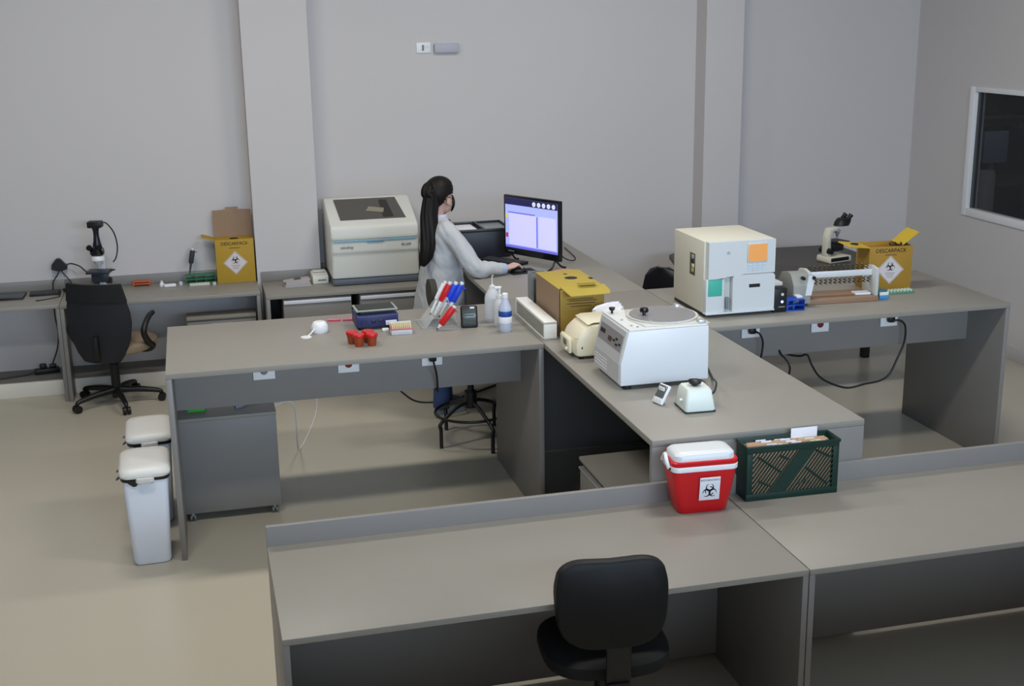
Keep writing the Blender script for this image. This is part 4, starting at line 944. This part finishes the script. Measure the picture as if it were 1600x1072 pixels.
op = MB().loft([[V((x, y, H+z)) for x, z in ((.575, .0005), (.70, .0005), (.705, .012), (.64, .018), (.575, .010))] for y in (1.70, 1.79)]).build('paper_packet', mat('salmon_paper', c(200, 150, 128), .7)); tag(op, 'salmon packet lying behind the mustard carton under the monitor foot', 'packet')
mc = MB().tube([(.66, 2.02, H+.16), (.72, 2.06, H+.05), (.80, 2.10, H+.006), (.86, 2.2, H+.005), (.9, 2.6, H+.005)], .004, 6, 5).build('monitor_cable', BLACK); tag(mc, 'black cable trailing behind the monitor along the rear counter', 'cable')

# ------------------------------------------------------------------ front desk: cooler and crate
co = thing('cooler_box', 'red cooler box with white lid and biohazard label on the near desk', 'cooler', (.160, -1.752, HF), -.06)
rs = []
for z, a, bb in ((.0, .108, .052), (.006, .114, .057), (.10, .132, .070), (.195, .146, .080), (.215, .147, .081)):
    rs.append([V((x, y, z)) for x, y in rrect(2*a, 2*bb, .03, 6)])
cbm = mat('cooler_red', c(206, 18, 26), .3)
MB().loft(rs).build('body', cbm, co)
MB().loft([[V((x, y, z)) for x, y in rrect(2*a, 2*bb, .034, 6)] for z, a, bb in ((.192, .1495, .083), (.194, .151, .085), (.213, .152, .086), (.2155, .1505, .0845))]).build('white_band', WHITE, co)
MB().loft([[V((x, y, z)) for x, y in rrect(2*a, 2*bb, .034, 6)] for z, a, bb in ((.2158, .150, .084), (.232, .151, .085), (.236, .148, .082))]).build('rim', cbm, co)
MB().loft([[V((x, y, z)) for x, y in rrect(2*a, 2*bb, .036, 6)] for z, a, bb in ((.2362, .139, .076), (.258, .137, .075), (.268, .128, .066), (.271, .10, .045))]).build('lid', WHITEM, co)
MB().tube([(-.156, -.045, .205), (-.166, -.04, .235), (-.160, .0, .252), (-.156, .045, .215)], .009, 10, 5).build('handle', WHITE, co)
MB().cyl((-.1515, -.05, .205), (-.159, -.05, .205), .006, seg=10).build('handle_pin', INK, co)
Ml = T(.018, -.0795, .114) @ Matrix.Rotation(.12, 4, 'X')
lbl = MB().box(-.046, .046, -.0025, -.0005, -.052, .052, .0004).xf(Ml).build('label', PAPER, co)
text('lettering', 'RISCO BIOLÓGICO', .0115, INK, lbl, Ml @ T(0, -.0028, .040) @ FRONT, font_scale=.88)
biohazard(INK, lbl, 'biohazard_symbol', .034, Ml @ T(0, -.0026, -.010) @ FRONT)
co.scale = (.93, .95, .975)

cr = thing('file_crate', 'dark green slotted crate full of folders beside the red cooler', 'crate', (.575, -1.704, HF), -.02)
cw, cdp, chh = .412, .112, .238
def slot_panel():
    # lattice built from bars: frame plus diagonal slats, open slots between
    b = MB(); y0, y1 = -cdp/2, -cdp/2+.004
    b.box(-cw/2, cw/2, y0, y1, 0.004, .030, .0008); b.box(-cw/2, cw/2, y0, y1, chh-.030, chh, .0008)
    b.box(-cw/2, -cw/2+.026, y0, y1, .0305, chh-.0305, .0008); b.box(cw/2-.026, cw/2, y0, y1, .0305, chh-.0305, .0008)
    return b
slot_panel().build('front_frame', GREEN, cr)
x0, x1, zz0, zz1 = -cw/2+.026, cw/2-.026, .0305, chh-.0305
yb0, yb1 = -cdp/2+.0002, -cdp/2+.0038
def clipseg(cx, half, sl=1.35):
    # diagonal slat z = sl*(x-cx)+zz0 clipped to the opening
    pts = []
    a = max(x0, cx); bq = min(x1, cx+(zz1-zz0)/sl)
    if bq-a < .004: return None
    return a, sl*(a-cx)+zz0, bq, sl*(bq-cx)+zz0
sl = 1.35
pitch_ = .0165; slat_n = 0
cx = x0-(zz1-zz0)/sl
while cx < x1:
    r = clipseg(cx, .004)
    if r:
        a, za, bq, zb = r; hw = .0033
        if abs(cx-(-.005-.068)) < .001: pass
        MB().loft([[V((a-hw, y, za)), V((a+hw, y, za)), V((bq+hw, y, zb)), V((bq-hw, y, zb))] for y in (yb0, yb1)]).build('slat', GREEN, cr, flat=True)
    cx += pitch_
# solid diagonal band through the middle and short cross ribs
def clip_poly(poly):
    def cut(P, f):
        out = []
        for i in range(len(P)):
            p, q = P[i], P[(i+1) % len(P)]; fp, fq = f(p), f(q)
            if fp >= 0: out.append(p)
            if fp*fq < 0: k = fp/(fp-fq); out.append((p[0]+(q[0]-p[0])*k, p[1]+(q[1]-p[1])*k))
        return out
    for f in (lambda p: p[0]-x0, lambda p: x1-p[0], lambda p: p[1]-zz0, lambda p: zz1-p[1]): poly = cut(poly, f)
    return poly
def band(cxm, w_b, zlo, zhi, slp=sl):
    P = clip_poly([(cxm+(zlo-.119)/slp-w_b/2, zlo), (cxm+(zlo-.119)/slp+w_b/2, zlo), (cxm+(zhi-.119)/slp+w_b/2, zhi), (cxm+(zhi-.119)/slp-w_b/2, zhi)])
    return P
MB().prism(band(0, .075, .0, .25), 'y', yb0-.0001, yb1+.0001).build('diagonal_band', GREEN, cr, flat=True)
for (ax, az, bx, bz) in ((-.155, .19, -.05, .115), (.06, .125, .16, .045), (-.15, .085, -.10, .06), (-.06, .19, -.02, .17), (.10, .20, .165, .165), (.03, .055, .07, .075)):
    MB().tube([(ax, -cdp/2+.002, az), (bx, -cdp/2+.002, bz)], .0042, 4, 1, smooth=False).build('cross_rib', GREEN, cr)
for s in (-1, 1):
    MB().prism([(-cdp/2+.0045, .004), (cdp/2-.0045, .004), (cdp/2-.0045, chh), (-cdp/2+.0045, chh)], 'x', s*cw/2-(.004 if s > 0 else 0), s*cw/2+(.004 if s < 0 else 0), .0006).build('side_wall', GREEN, cr)
MB().box(-cw/2, cw/2, cdp/2-.004, cdp/2, .004, chh, .0008).build('back_wall', GREEN, cr)
MB().box(-cw/2, cw/2, -cdp/2, cdp/2, 0, .0035, .0006).build('floor_plate', GREEN, cr)
b = MB(); b.box(-cw/2-.004, cw/2+.004, -cdp/2-.004, -cdp/2-.0005, chh-.012, chh+.002, .001); b.box(-cw/2-.004, cw/2+.004, cdp/2+.0005, cdp/2+.004, chh-.012, chh+.002, .001)
b.box(-cw/2-.004, -cw/2-.0005, -cdp/2, cdp/2, chh-.012, chh+.002, .001); b.box(cw/2+.0005, cw/2+.004, -cdp/2, cdp/2, chh-.012, chh+.002, .001)
b.build('rim', GREEN, cr)
KR = mat('kraft_folder', c(188, 152, 122), .8, noise=.04, scale=30)
random.seed(5)
n = 16
ORD = ['first', 'second', 'third', 'fourth', 'fifth', 'sixth', 'seventh', 'eighth', 'ninth', 'tenth', 'eleventh', 'twelfth', 'thirteenth', 'fourteenth', 'fifteenth', 'sixteenth']
for i in range(n):
    y = -cdp/2+.010+i*(cdp-.018)/n; hz = .222+random.uniform(-.006, .004)
    if i == 0: hz = .218
    fo = thing('folder', ('kraft folder at the front of the green crate, nearest the slotted side' if i == 0 else ORD[i]+' folder from the front standing in the green crate'), 'folder', (.575, -1.704, HF), -.02, 'folders in the green crate')
    MB().box(-.185+random.uniform(0, .012), .185-random.uniform(0, .012), y, y+.0042, .0042, hz, .0005).build('cover', KR if i != 4 else PAPER, fo)
    a = -.15+((i*5) % n)/n*.28
    MB().box(a, a+.045, y+.0005, y+.0035, hz+.0002, hz+.008, .0004).build('tab', PAPER if i % 3 else mat('cream_tab', c(232, 222, 190), .7), fo)
wcard = MB().box(.035, .155, cdp/2-.0075, cdp/2-.0065, .16, .265, .0003).xf(T(.575, -1.704, HF) @ Matrix.Rotation(-.02, 4, 'Z')).build('white_card', PAPER); tag(wcard, 'white card standing tallest at the back of the green crate', 'card')

# ------------------------------------------------------------------ wall plates, cords, small floor things
wp = thing('wall_switch', 'white switch plate high on the back wall left of the grey box', 'switch', (.07, YW-.0005, 2.46))
MB().box(-.056, .056, -.010, 0, -.04, .04, .003).build('plate', WHITE, wp)
MB().box(-.012, .004, -.014, -.0102, -.022, .022, .002).build('rocker', MGREY, wp); MB().box(.006, .040, -.0125, -.0102, .0, .024, .002).build('indicator', WHITEM, wp)
wbx = MB().box(-.098, .098, -.035, 0, -.035, .035, .006).xf(T(.252, YW-.0005, 2.454)).build('wall_box', mat('grey_lilac_plastic', c(176, 176, 188), .5)); tag(wbx, 'small grey sensor box on the back wall right of the switch', 'sensor box')
ps2 = thing('power_strip', 'black power strip on the ledge below the left wall desk', 'power strip', (-2.94, 3.50, .118), .2)
MB().box(-.09, .09, -.03, .03, 0, .04, .008).build('case', BLACK, ps2); MB().box(-.05, .0, -.025, .02, .0402, .075, .008).build('plug', BLACK, ps2); MB().box(.02, .07, -.02, .025, .0402, .065, .008).build('plug', BLACK, ps2)
q = MB().tube([(-2.836, 3.5, HC-t-.002), (-2.839, 3.5, .55), (-2.83, 3.5, .42), (-2.85, 3.5, .30), (-2.89, 3.5, .2), (-2.90, 3.50, .165)], .005, 8, 5).build('desk_cable', BLACK); tag(q, 'black cable hanging under the wall desk to the power strip', 'cable')
q = MB().tube([(-3.03, 3.48, .135), (-3.10, 3.46, .124), (-3.2, 3.43, .124), (-3.35, 3.40, .124), (-3.6, 3.40, .124)], .006, 8, 5).build('floor_cable', BLACK); tag(q, 'black cable running left from the power strip on the ledge', 'cable')
q = MB().tube([(-.542, .325, .868), (-.538, .315, .84), (-.524, .335, .78), (-.518, .355, .70), (-.515, .385, .672), (-.518, .425, .69), (-.53, .43, .80), (-.55, .43, .90)], .006, 8, 6).build('bench_cord', BLACK); tag(q, 'black cord hanging from the right outlet of the middle bench', 'cord')
q = MB().tube([(-.50, 3.05, .007), (-.42, 2.80, .007), (-.375, 2.58, .007), (-.33, 2.36, .007), (-.25, 2.27, .007), (-.08, 2.27, .007), (.15, 2.4, .007), (.35, 2.55, .007)], .006, 8, 6).build('floor_cable', BLACK); tag(q, 'black cable lying on the floor behind the shoes of the woman', 'cable')
q = MB().tube([(-1.40, .6, .612), (-1.30, .62, .60), (-1.27, .9, .25), (-1.22, 1.5, .02), (-1.15, 1.76, .006), (-1.05, 2.2, .006), (-1.0, 2.6, .006), (-1.03, 2.75, .006)], .004, 6, 6).build('loose_cable', WHITE); tag(q, 'thin white cord draped from the pedestal onto the floor', 'cable')
q = MB().box(-.05, .05, -.05, .05, 0, .035, .006).xf(T(-1.832, .66, .6055)).build('green_pack', mat('bright_green', c(60, 170, 60), .5)); tag(q, 'green pack on top of the grey rolling pedestal', 'pack')
q = MB().tube([(-1.62, .62, .613), (-1.585, .635, .613), (-1.55, .66, .615), (-1.48, .70, .612), (-1.42, .72, .611)], [.010, .010, .004, .004, .004], 8, 4).build('cable_plug', mat('grey_cable', c(140, 146, 158), .5)); tag(q, 'grey cable with plug lying on the rolling pedestal', 'cable')
q = MB().tube([(1.405, .365, .875), (1.425, .345, .86), (1.447, .355, .82), (1.453, .36, .785), (1.445, .36, .72), (1.435, .38, .64), (1.42, .5, .45), (1.40, .7, .05), (1.35, .9, .008)], .006, 8, 5).build('bench_cord', BLACK); tag(q, 'black cord dropping from the left outlet of the right bench', 'cord')
q = MB().tube([(2.315, .365, .872), (2.355, .35, .872), (2.395, .355, .83), (2.398, .36, .73), (2.358, .36, .63), (2.312, .36, .535), (2.249, .36, .497), (2.14, .36, .484), (2.033, .36, .470), (1.923, .36, .505), (1.834, .36, .561), (1.779, .36, .639), (1.752, .37, .70), (1.72, .40, .688), (1.68, .45, .685), (1.615, .47, .71), (1.60, .47, .74)], .0065, 8, 5).build('bench_cord', BLACK); tag(q, 'black cord looping low under the right bench from its right outlet', 'cord')
q = MB().tube([(1.592, .46, .76), (1.594, .40, .71), (1.61, .38, .69), (1.63, .36, .652), (1.634, .36, .60), (1.62, .40, .45), (1.60, .6, .05), (1.58, .7, .008)], .006, 8, 5).build('bench_cord', BLACK); tag(q, 'short black cord hanging below the right bench panel, middle of three', 'cord')

# ------------------------------------------------------------------ beyond the window
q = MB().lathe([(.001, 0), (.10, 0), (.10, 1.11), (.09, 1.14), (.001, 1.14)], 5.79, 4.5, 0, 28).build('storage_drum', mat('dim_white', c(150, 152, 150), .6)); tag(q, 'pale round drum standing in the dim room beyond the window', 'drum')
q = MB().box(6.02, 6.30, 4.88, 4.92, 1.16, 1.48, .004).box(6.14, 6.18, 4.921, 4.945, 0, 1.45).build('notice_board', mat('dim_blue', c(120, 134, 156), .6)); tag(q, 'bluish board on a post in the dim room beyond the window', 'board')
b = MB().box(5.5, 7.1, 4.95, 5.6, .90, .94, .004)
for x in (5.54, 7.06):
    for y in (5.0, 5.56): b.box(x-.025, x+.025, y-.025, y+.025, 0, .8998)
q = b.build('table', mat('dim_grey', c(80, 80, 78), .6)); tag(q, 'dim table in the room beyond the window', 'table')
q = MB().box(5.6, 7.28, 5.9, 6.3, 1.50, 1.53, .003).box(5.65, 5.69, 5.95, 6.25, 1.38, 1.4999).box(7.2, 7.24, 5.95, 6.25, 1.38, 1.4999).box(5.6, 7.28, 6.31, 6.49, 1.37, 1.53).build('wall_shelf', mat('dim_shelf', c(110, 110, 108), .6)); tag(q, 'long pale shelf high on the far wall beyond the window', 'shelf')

# ------------------------------------------------------------------ the woman
wo = thing('person', 'woman with a long dark ponytail in a light grey coat using the mouse', 'person', (-.15, 2.03, 0), 0)
F = V((.975, .22, 0)).normalized(); Rr = V((F.y, -F.x, 0))
O = V((-.15, 2.03, 0))
def L(f, s, z): return F*f+Rr*s+V((0, 0, z))            # forward, to her right, up; relative to the empty
def Wp(x, y, z): return V((x, y, z))-O
def ringL(fc_, z, a, bb, n=28, e=.85, sc=0): return [L(fc_+x, sc+y, z) for x, y in sup(a, bb, n, e)]
# body: one continuous figure
hd = Matrix.Translation(L(-.01, 0, 1.43)) @ Matrix.Rotation(0, 4, 'Z')
headrot = Matrix.Rotation(.10, 3, Rr.cross(V((0, 0, 1))).cross(V((0, 0, 1))).normalized()) if False else Matrix.Rotation(.36, 3, 'Z') @ Matrix.Rotation(-.16, 3, -Rr)
def HD(f, s, z):                                          # head point, nodded slightly down about the neck
    p = L(f, s, z)-L(-.01, 0, 1.43); return headrot @ p + L(.008, 0, 1.43)
def ellip(b, ctr, rf, rs_, rz_, fn, u=24, v=16):
    q = bmesh.ops.create_uvsphere(b.b, u_segments=u, v_segments=v, radius=1)
    for x in q['verts']:
        cc = x.co.copy(); x.co = fn(ctr[0]+cc.x*rf, ctr[1]+cc.y*rs_, ctr[2]+cc.z*rz_)
    return q['verts']
rs_sh, rs_el, rs_wr = L(-.015, .160, 1.305), Wp(.030, 1.752, 1.070), Wp(.232, 1.795, H+.045)
ls_sh, ls_el, ls_wr = L(-.015, -.160, 1.305), Wp(-.10, 2.300, 1.07), Wp(-.005, 2.12, 1.11)
def hand(b, wr, kn, thumb_side, drop):
    """palm from wrist to knuckles, four unequal bent fingers and a thumb leaving the side of the palm"""
    d = (kn-wr).normalized(); sd = d.cross(V((0, 0, 1))).normalized()*thumb_side
    b.loft([[wr+(kn-wr)*q+sd*x*1.0+V((0, 0, z)) for x, z in sup(w_h, t_h, 16, .85)] for q, w_h, t_h in ((-.25, .022, .017), (.0, .024, .016), (.4, .034, .016), (.8, .039, .015), (1.0, .038, .012), (1.06, .03, .008))])
    for i, (off, ln_) in enumerate(((.029, .066), (.010, .074), (-.010, .068), (-.028, .054))):
        a = kn+sd*off-d*.012; m1 = kn+sd*off*1.05+d*ln_*.42+V((0, 0, .006)); m2 = kn+sd*off*1.12+d*ln_*.78+V((0, 0, -drop*.45)); e_ = kn+sd*off*1.15+d*ln_+V((0, 0, -drop))
        b.tube([a, m1, m2, e_], [.0092, .0085, .0076, .0062], 8, 3)
    tb_ = wr+(kn-wr)*.28+sd*.024
    b.tube([tb_, tb_+sd*.022+d*.022-V((0, 0, .006)), tb_+sd*.030+d*.052-V((0, 0, .016)), tb_+sd*.026+d*.074-V((0, 0, .022))], [.012, .0105, .009, .007], 8, 3)
b = MB()
b.loft([ringL(-.005, z, a, bb) for z, a, bb in ((.80, .10, .15), (.90, .11, .16), (1.0, .095, .13), (1.14, .095, .13), (1.26, .09, .135), (1.33, .07, .12), (1.37, .05, .07))])
for s in (-1, 1):
    dl = -s*.05; b.tube([L(-.0, s*.08, .86), L(dl*.6, s*.082, .48), L(dl-.012, s*.085, .10)], [.080, .055, .040], 14, 5)
    b.tube([L(dl-.03, s*.085, .05), L(dl+.05, s*.095, .035), L(dl+.14, s*.10, .028)], [.038, .036, .024], 12, 3)
b.loft([ringL(fo_, z, a, bb, 20, 1) for fo_, z, a, bb in ((-.03, 1.33, .062, .066), (-.026, 1.38, .05, .05), (-.018, 1.42, .047, .046), (-.008, 1.47, .05, .05), (-.004, 1.50, .05, .05))])
ellip(b, (.0, 0, 1.552), .093, .074, .090, HD); ellip(b, (.030, 0, 1.485), .064, .058, .082, HD); ellip(b, (.052, 0, 1.432), .032, .032, .028, HD)
b.loft([[HD(.078+q, s*wd, z) for q, s, z in ((0, -1, 1.478), (0, 1, 1.478), (.0, .55, 1.535), (.0, -.55, 1.535))] if k == 0 else [HD(.106, -.006, 1.486), HD(.106, .006, 1.486), HD(.094, .004, 1.525), HD(.094, -.004, 1.525)] for k, wd in ((0, .02), (1, .01))])
for s in (-1, 1): ellip(b, (.002, s*.071, 1.500), .020, .010, .030, HD, 14, 10)
b.tube([rs_sh, rs_el, rs_wr], [.044, .029, .025], 14, 6); b.tube([ls_sh, ls_el, ls_wr], [.044, .029, .025], 14, 6)
rk = Wp(.305, 1.828, H+.052); lk = Wp(.045, 2.06, 1.10)
hand(b, rs_wr, rk, 1, .030) if False else hand(b, rs_wr, rk, -1, .026)
hand(b, ls_wr, lk, 1, .020)
body = link('body', remesh(b, .0042, 2), SKIN, wo)
# face details
for s in (-1, 1):
    e1 = MB(); ellip(e1, (.083, s*.030, 1.531), .009, .012, .0065, HD, 12, 8); ey = e1.build('eye', mat('eye_white', c(226, 222, 216), .3), wo)
    e2 = MB(); ellip(e2, (.0905, s*.030, 1.531), .003, .0055, .0055, HD, 10, 8); e2.build('iris', mat('brown_iris', c(46, 30, 22), .3), ey)
    e3 = MB().tube([HD(.091, s*.014, 1.549), HD(.092, s*.030, 1.553), HD(.081, s*.045, 1.549)], .0028, 6, 3); e3.build('eyebrow', HAIR, wo)
# mask
b = MB(); vs = ellip(b, (.034, 0, 1.475), .072, .066, .080, HD, 40, 28)
inv = headrot.inverted()
def loc_head(p):
    q = inv @ (p-L(.008, 0, 1.43)) + L(-.01, 0, 1.43); return q.dot(F), q.dot(Rr), q.z
kill = [v for v in b.b.verts if (lambda f, s, z: f < .045 or z > 1.513 or z < 1.405)(*loc_head(v.co))]
bmesh.ops.delete(b.b, geom=kill, context='VERTS')
for v in b.b.verts:
    f, s, z = loc_head(v.co)
    if abs(s) < .022 and z > 1.47: v.co += F*.012*(1-abs(s)/.022)
bmesh.ops.solidify(b.b, geom=b.b.faces[:], thickness=.002)
mk = b.build('face_mask', MASKM, wo, ang=3)
for s in (-1, 1):
    MB().tube([HD(.055, s*.060, 1.505), HD(.02, s*.073, 1.522), HD(-.01, s*.077, 1.525), HD(-.018, s*.076, 1.50)], .0014, 5, 4).tube([HD(.055, s*.056, 1.435), HD(.02, s*.068, 1.460), HD(-.012, s*.074, 1.480)], .0014, 5, 4).build('ear_loop', MASKM, mk)
# hair cap, ponytail
b = MB(); ellip(b, (-.003, 0, 1.556), .102, .083, .097, HD, 48, 36)
def hair_line(f):
    P = ((-.12, 1.462), (-.06, 1.475), (-.036, 1.50), (-.022, 1.535), (.0, 1.548), (.030, 1.540), (.048, 1.560), (.070, 1.602), (.12, 1.62))
    for (a, za), (c2, zb) in zip(P, P[1:]):
        if a <= f <= c2: return za+(zb-za)*(f-a)/(c2-a)
    return P[0][1] if f < P[0][0] else P[-1][1]
kill = [v for v in b.b.verts if (lambda f, s, z: z < hair_line(f))(*loc_head(v.co))]
bmesh.ops.delete(b.b, geom=kill, context='VERTS')
bmesh.ops.solidify(b.b, geom=b.b.faces[:], thickness=.014)
hr = b.build('hair', HAIR, wo, ang=3)
def pony():
    P = [(HD(-.070, .0, 1.600), .026, .030), (HD(-.098, .005, 1.618), .034, .036), (HD(-.118, .012, 1.588), .046, .040), (L(-.088, .062, 1.54), .054, .038), (L(-.108, .068, 1.42), .060, .038), (L(-.122, .095, 1.30), .062, .036), (L(-.140, .105, 1.20), .056, .034), (L(-.165, .100, 1.13), .040, .028), (L(-.185, .095, 1.085), .016, .014)]
    pts = [p[0] for p in P]; S1, r1 = spline(pts, [p[1] for p in P], 6); _, r2_ = spline(pts, [p[2] for p in P], 6); rings = []
    for i, p in enumerate(S1):
        d = (S1[min(i+1, len(S1)-1)]-S1[max(i-1, 0)]).normalized(); sd = Rr-d*Rr.dot(d); sd.normalize(); nn = d.cross(sd)
        rings.append([p+sd*r2_[i]*math.cos(a)*(1+.10*math.sin(a*9+i*.35))+nn*r1[i]*math.sin(a)*(1+.08*math.sin(a*11+i*.25)) for a in [2*PI*k/48 for k in range(48)]])
    return MB().loft(rings)
pt = pony().build('ponytail', HAIR, wo, ang=3)
MB().loft([[HD(-.088+.006*q, 0, 1.612-.002*q)+Rr*.037*math.cos(a)+V((0, 0, 1))*.032*math.sin(a) for a in [2*PI*k/24 for k in range(24)]] for q in (-1, 1)]).build('hair_tie', BLACK, pt)
# lab coat
b = MB()
b.loft([ringL(fo_, z, a, bb, 40) for fo_, z, a, bb in ((-.025, .50, .175, .235), (-.02, .70, .170, .225), (-.015, .86, .158, .205), (-.005, .97, .138, .182), (.0, 1.06, .130, .175), (.004, 1.16, .132, .182), (0, 1.25, .122, .188), (-.008, 1.315, .098, .175), (-.015, 1.355, .070, .125), (-.02, 1.378, .058, .078), (-.02, 1.40, .055, .062), (-.018, 1.405, .04, .05))])
def sleeve(sh_, el, wr):
    inw = (L(-.015, 0, 1.315)-sh_)*.45
    b.tube([sh_+inw+V((0, 0, .018)), sh_+inw*.3+V((0, 0, .012)), ln(sh_, el, .40)+V((0, 0, .008)), el, ln(el, wr, .55)+V((0, 0, .004)), ln(el, wr, .93)], [.046, .066, .065, .060, .048, .036], 18, 6)
    for q, r_ in ((.52, .060), (.70, .057), (.85, .058)):      # soft folds round the elbow
        p = ln(sh_, el, q); d = (el-sh_).normalized(); b.loft([circ(p, d, r_*.9, 18, p-d*.012), circ(p, d, r_+.002, 18, p), circ(p, d, r_*.9, 18, p+d*.012)])
    for q, r_ in ((.15, .058), (.34, .054), (.52, .050), (.72, .045)):
        p = ln(el, wr, q)+V((0, 0, .004)); d = (wr-el).normalized(); b.loft([circ(p, d, r_*.88, 18, p-d*.010), circ(p, d, r_, 18, p), circ(p, d, r_*.88, 18, p+d*.010)])
sleeve(rs_sh, rs_el, rs_wr); sleeve(ls_sh, ls_el, ls_wr)
for k, (z, f0, s0) in enumerate(((1.0, -.10, .11), (.94, -.08, .14), (.88, -.05, .17), (1.10, -.11, .05))):   # waist creases
    b.tube([L(f0-.02, s0*.2, z+.03), L(f0-.012, s0*.7, z+.005), L(f0+.04, s0+.03, z-.03)], [.010, .016, .010], 8, 4)
me = remesh(b, .008, 4)
from mathutils import noise as NZ
nrm = [v.normal.copy() for v in me.vertices]
for v in me.vertices:                                     # soft cloth folds, slanting across the back and round the sleeves
    p = v.co; q = V((p.x*16+p.z*9, p.y*16-p.z*7, p.z*8)); k = NZ.noise(q)+.5*NZ.noise(q*2.1)
    v.co += nrm[v.index]*(.008*k)
coat = link('lab_coat', me, CLOTH, wo, ang=3)
MB().loft([ringL(-.016, z, a, bb, 32, 1) for z, a, bb in ((1.375, .064, .074), (1.40, .060, .066), (1.412, .055, .060), (1.405, .050, .055), (1.38, .052, .06))]).build('collar', mat('pale_lilac_cotton', c(200, 200, 216), .9), coat)
for a_, w2_ in ((rs_el, rs_wr), (ls_el, ls_wr)):
    d = (w2_-a_).normalized(); MB().loft([circ(w2_, d, r_, 20, w2_-d*q) for q, r_ in ((.03, .037), (.022, .040), (.0, .036), (-.012, .034), (-.012, .028))]).build('cuff', mat('blue_grey_knit', c(172, 182, 204), .9), coat)
MB().ball(L(.060, .012, 1.355), (.011, .009, .014)).build('collar_clip', BLACK, coat)
# jeans and shoes
b = MB()
b.loft([ringL(-.005, z, a, bb) for z, a, bb in ((.74, .115, .165), (.82, .125, .175), (.92, .12, .17))])
for s in (-1, 1): b.tube([L(0, s*.082, .80), L(-s*.03, s*.083, .48), L(-.015-s*.042, s*.085, .27), L(-.02-s*.05, s*.085, .065)], [.092, .068, .058, .060], 18, 5)
link('jeans', remesh(b, .01, 2), DENIM, wo, ang=3)
for s in (-1, 1):
    dl = -s*.05
    sole = MB().loft([[L(dl+.05+x*k, s*.093+y*k, z) for x, y in sup(.125, .044, 28, .8)] for z, k in ((.0, .97), (.004, 1), (.022, 1), (.024, .96))])
    so = sole.build('shoe', mat('shoe_sole', c(186, 172, 140), .6), wo)
    MB().loft([[L(dl+.05+x*k-sh_*1., s*.093+y*k, z) for x, y in sup(.125, .044, 28, .8)] for z, k, sh_ in ((.0242, .95, 0), (.045, .92, .004), (.06, .78, .02), (.085, .50, .055), (.09, .42, .06))]).build('shoe_upper', mat('grey_shoe', c(120, 122, 130), .7), so)
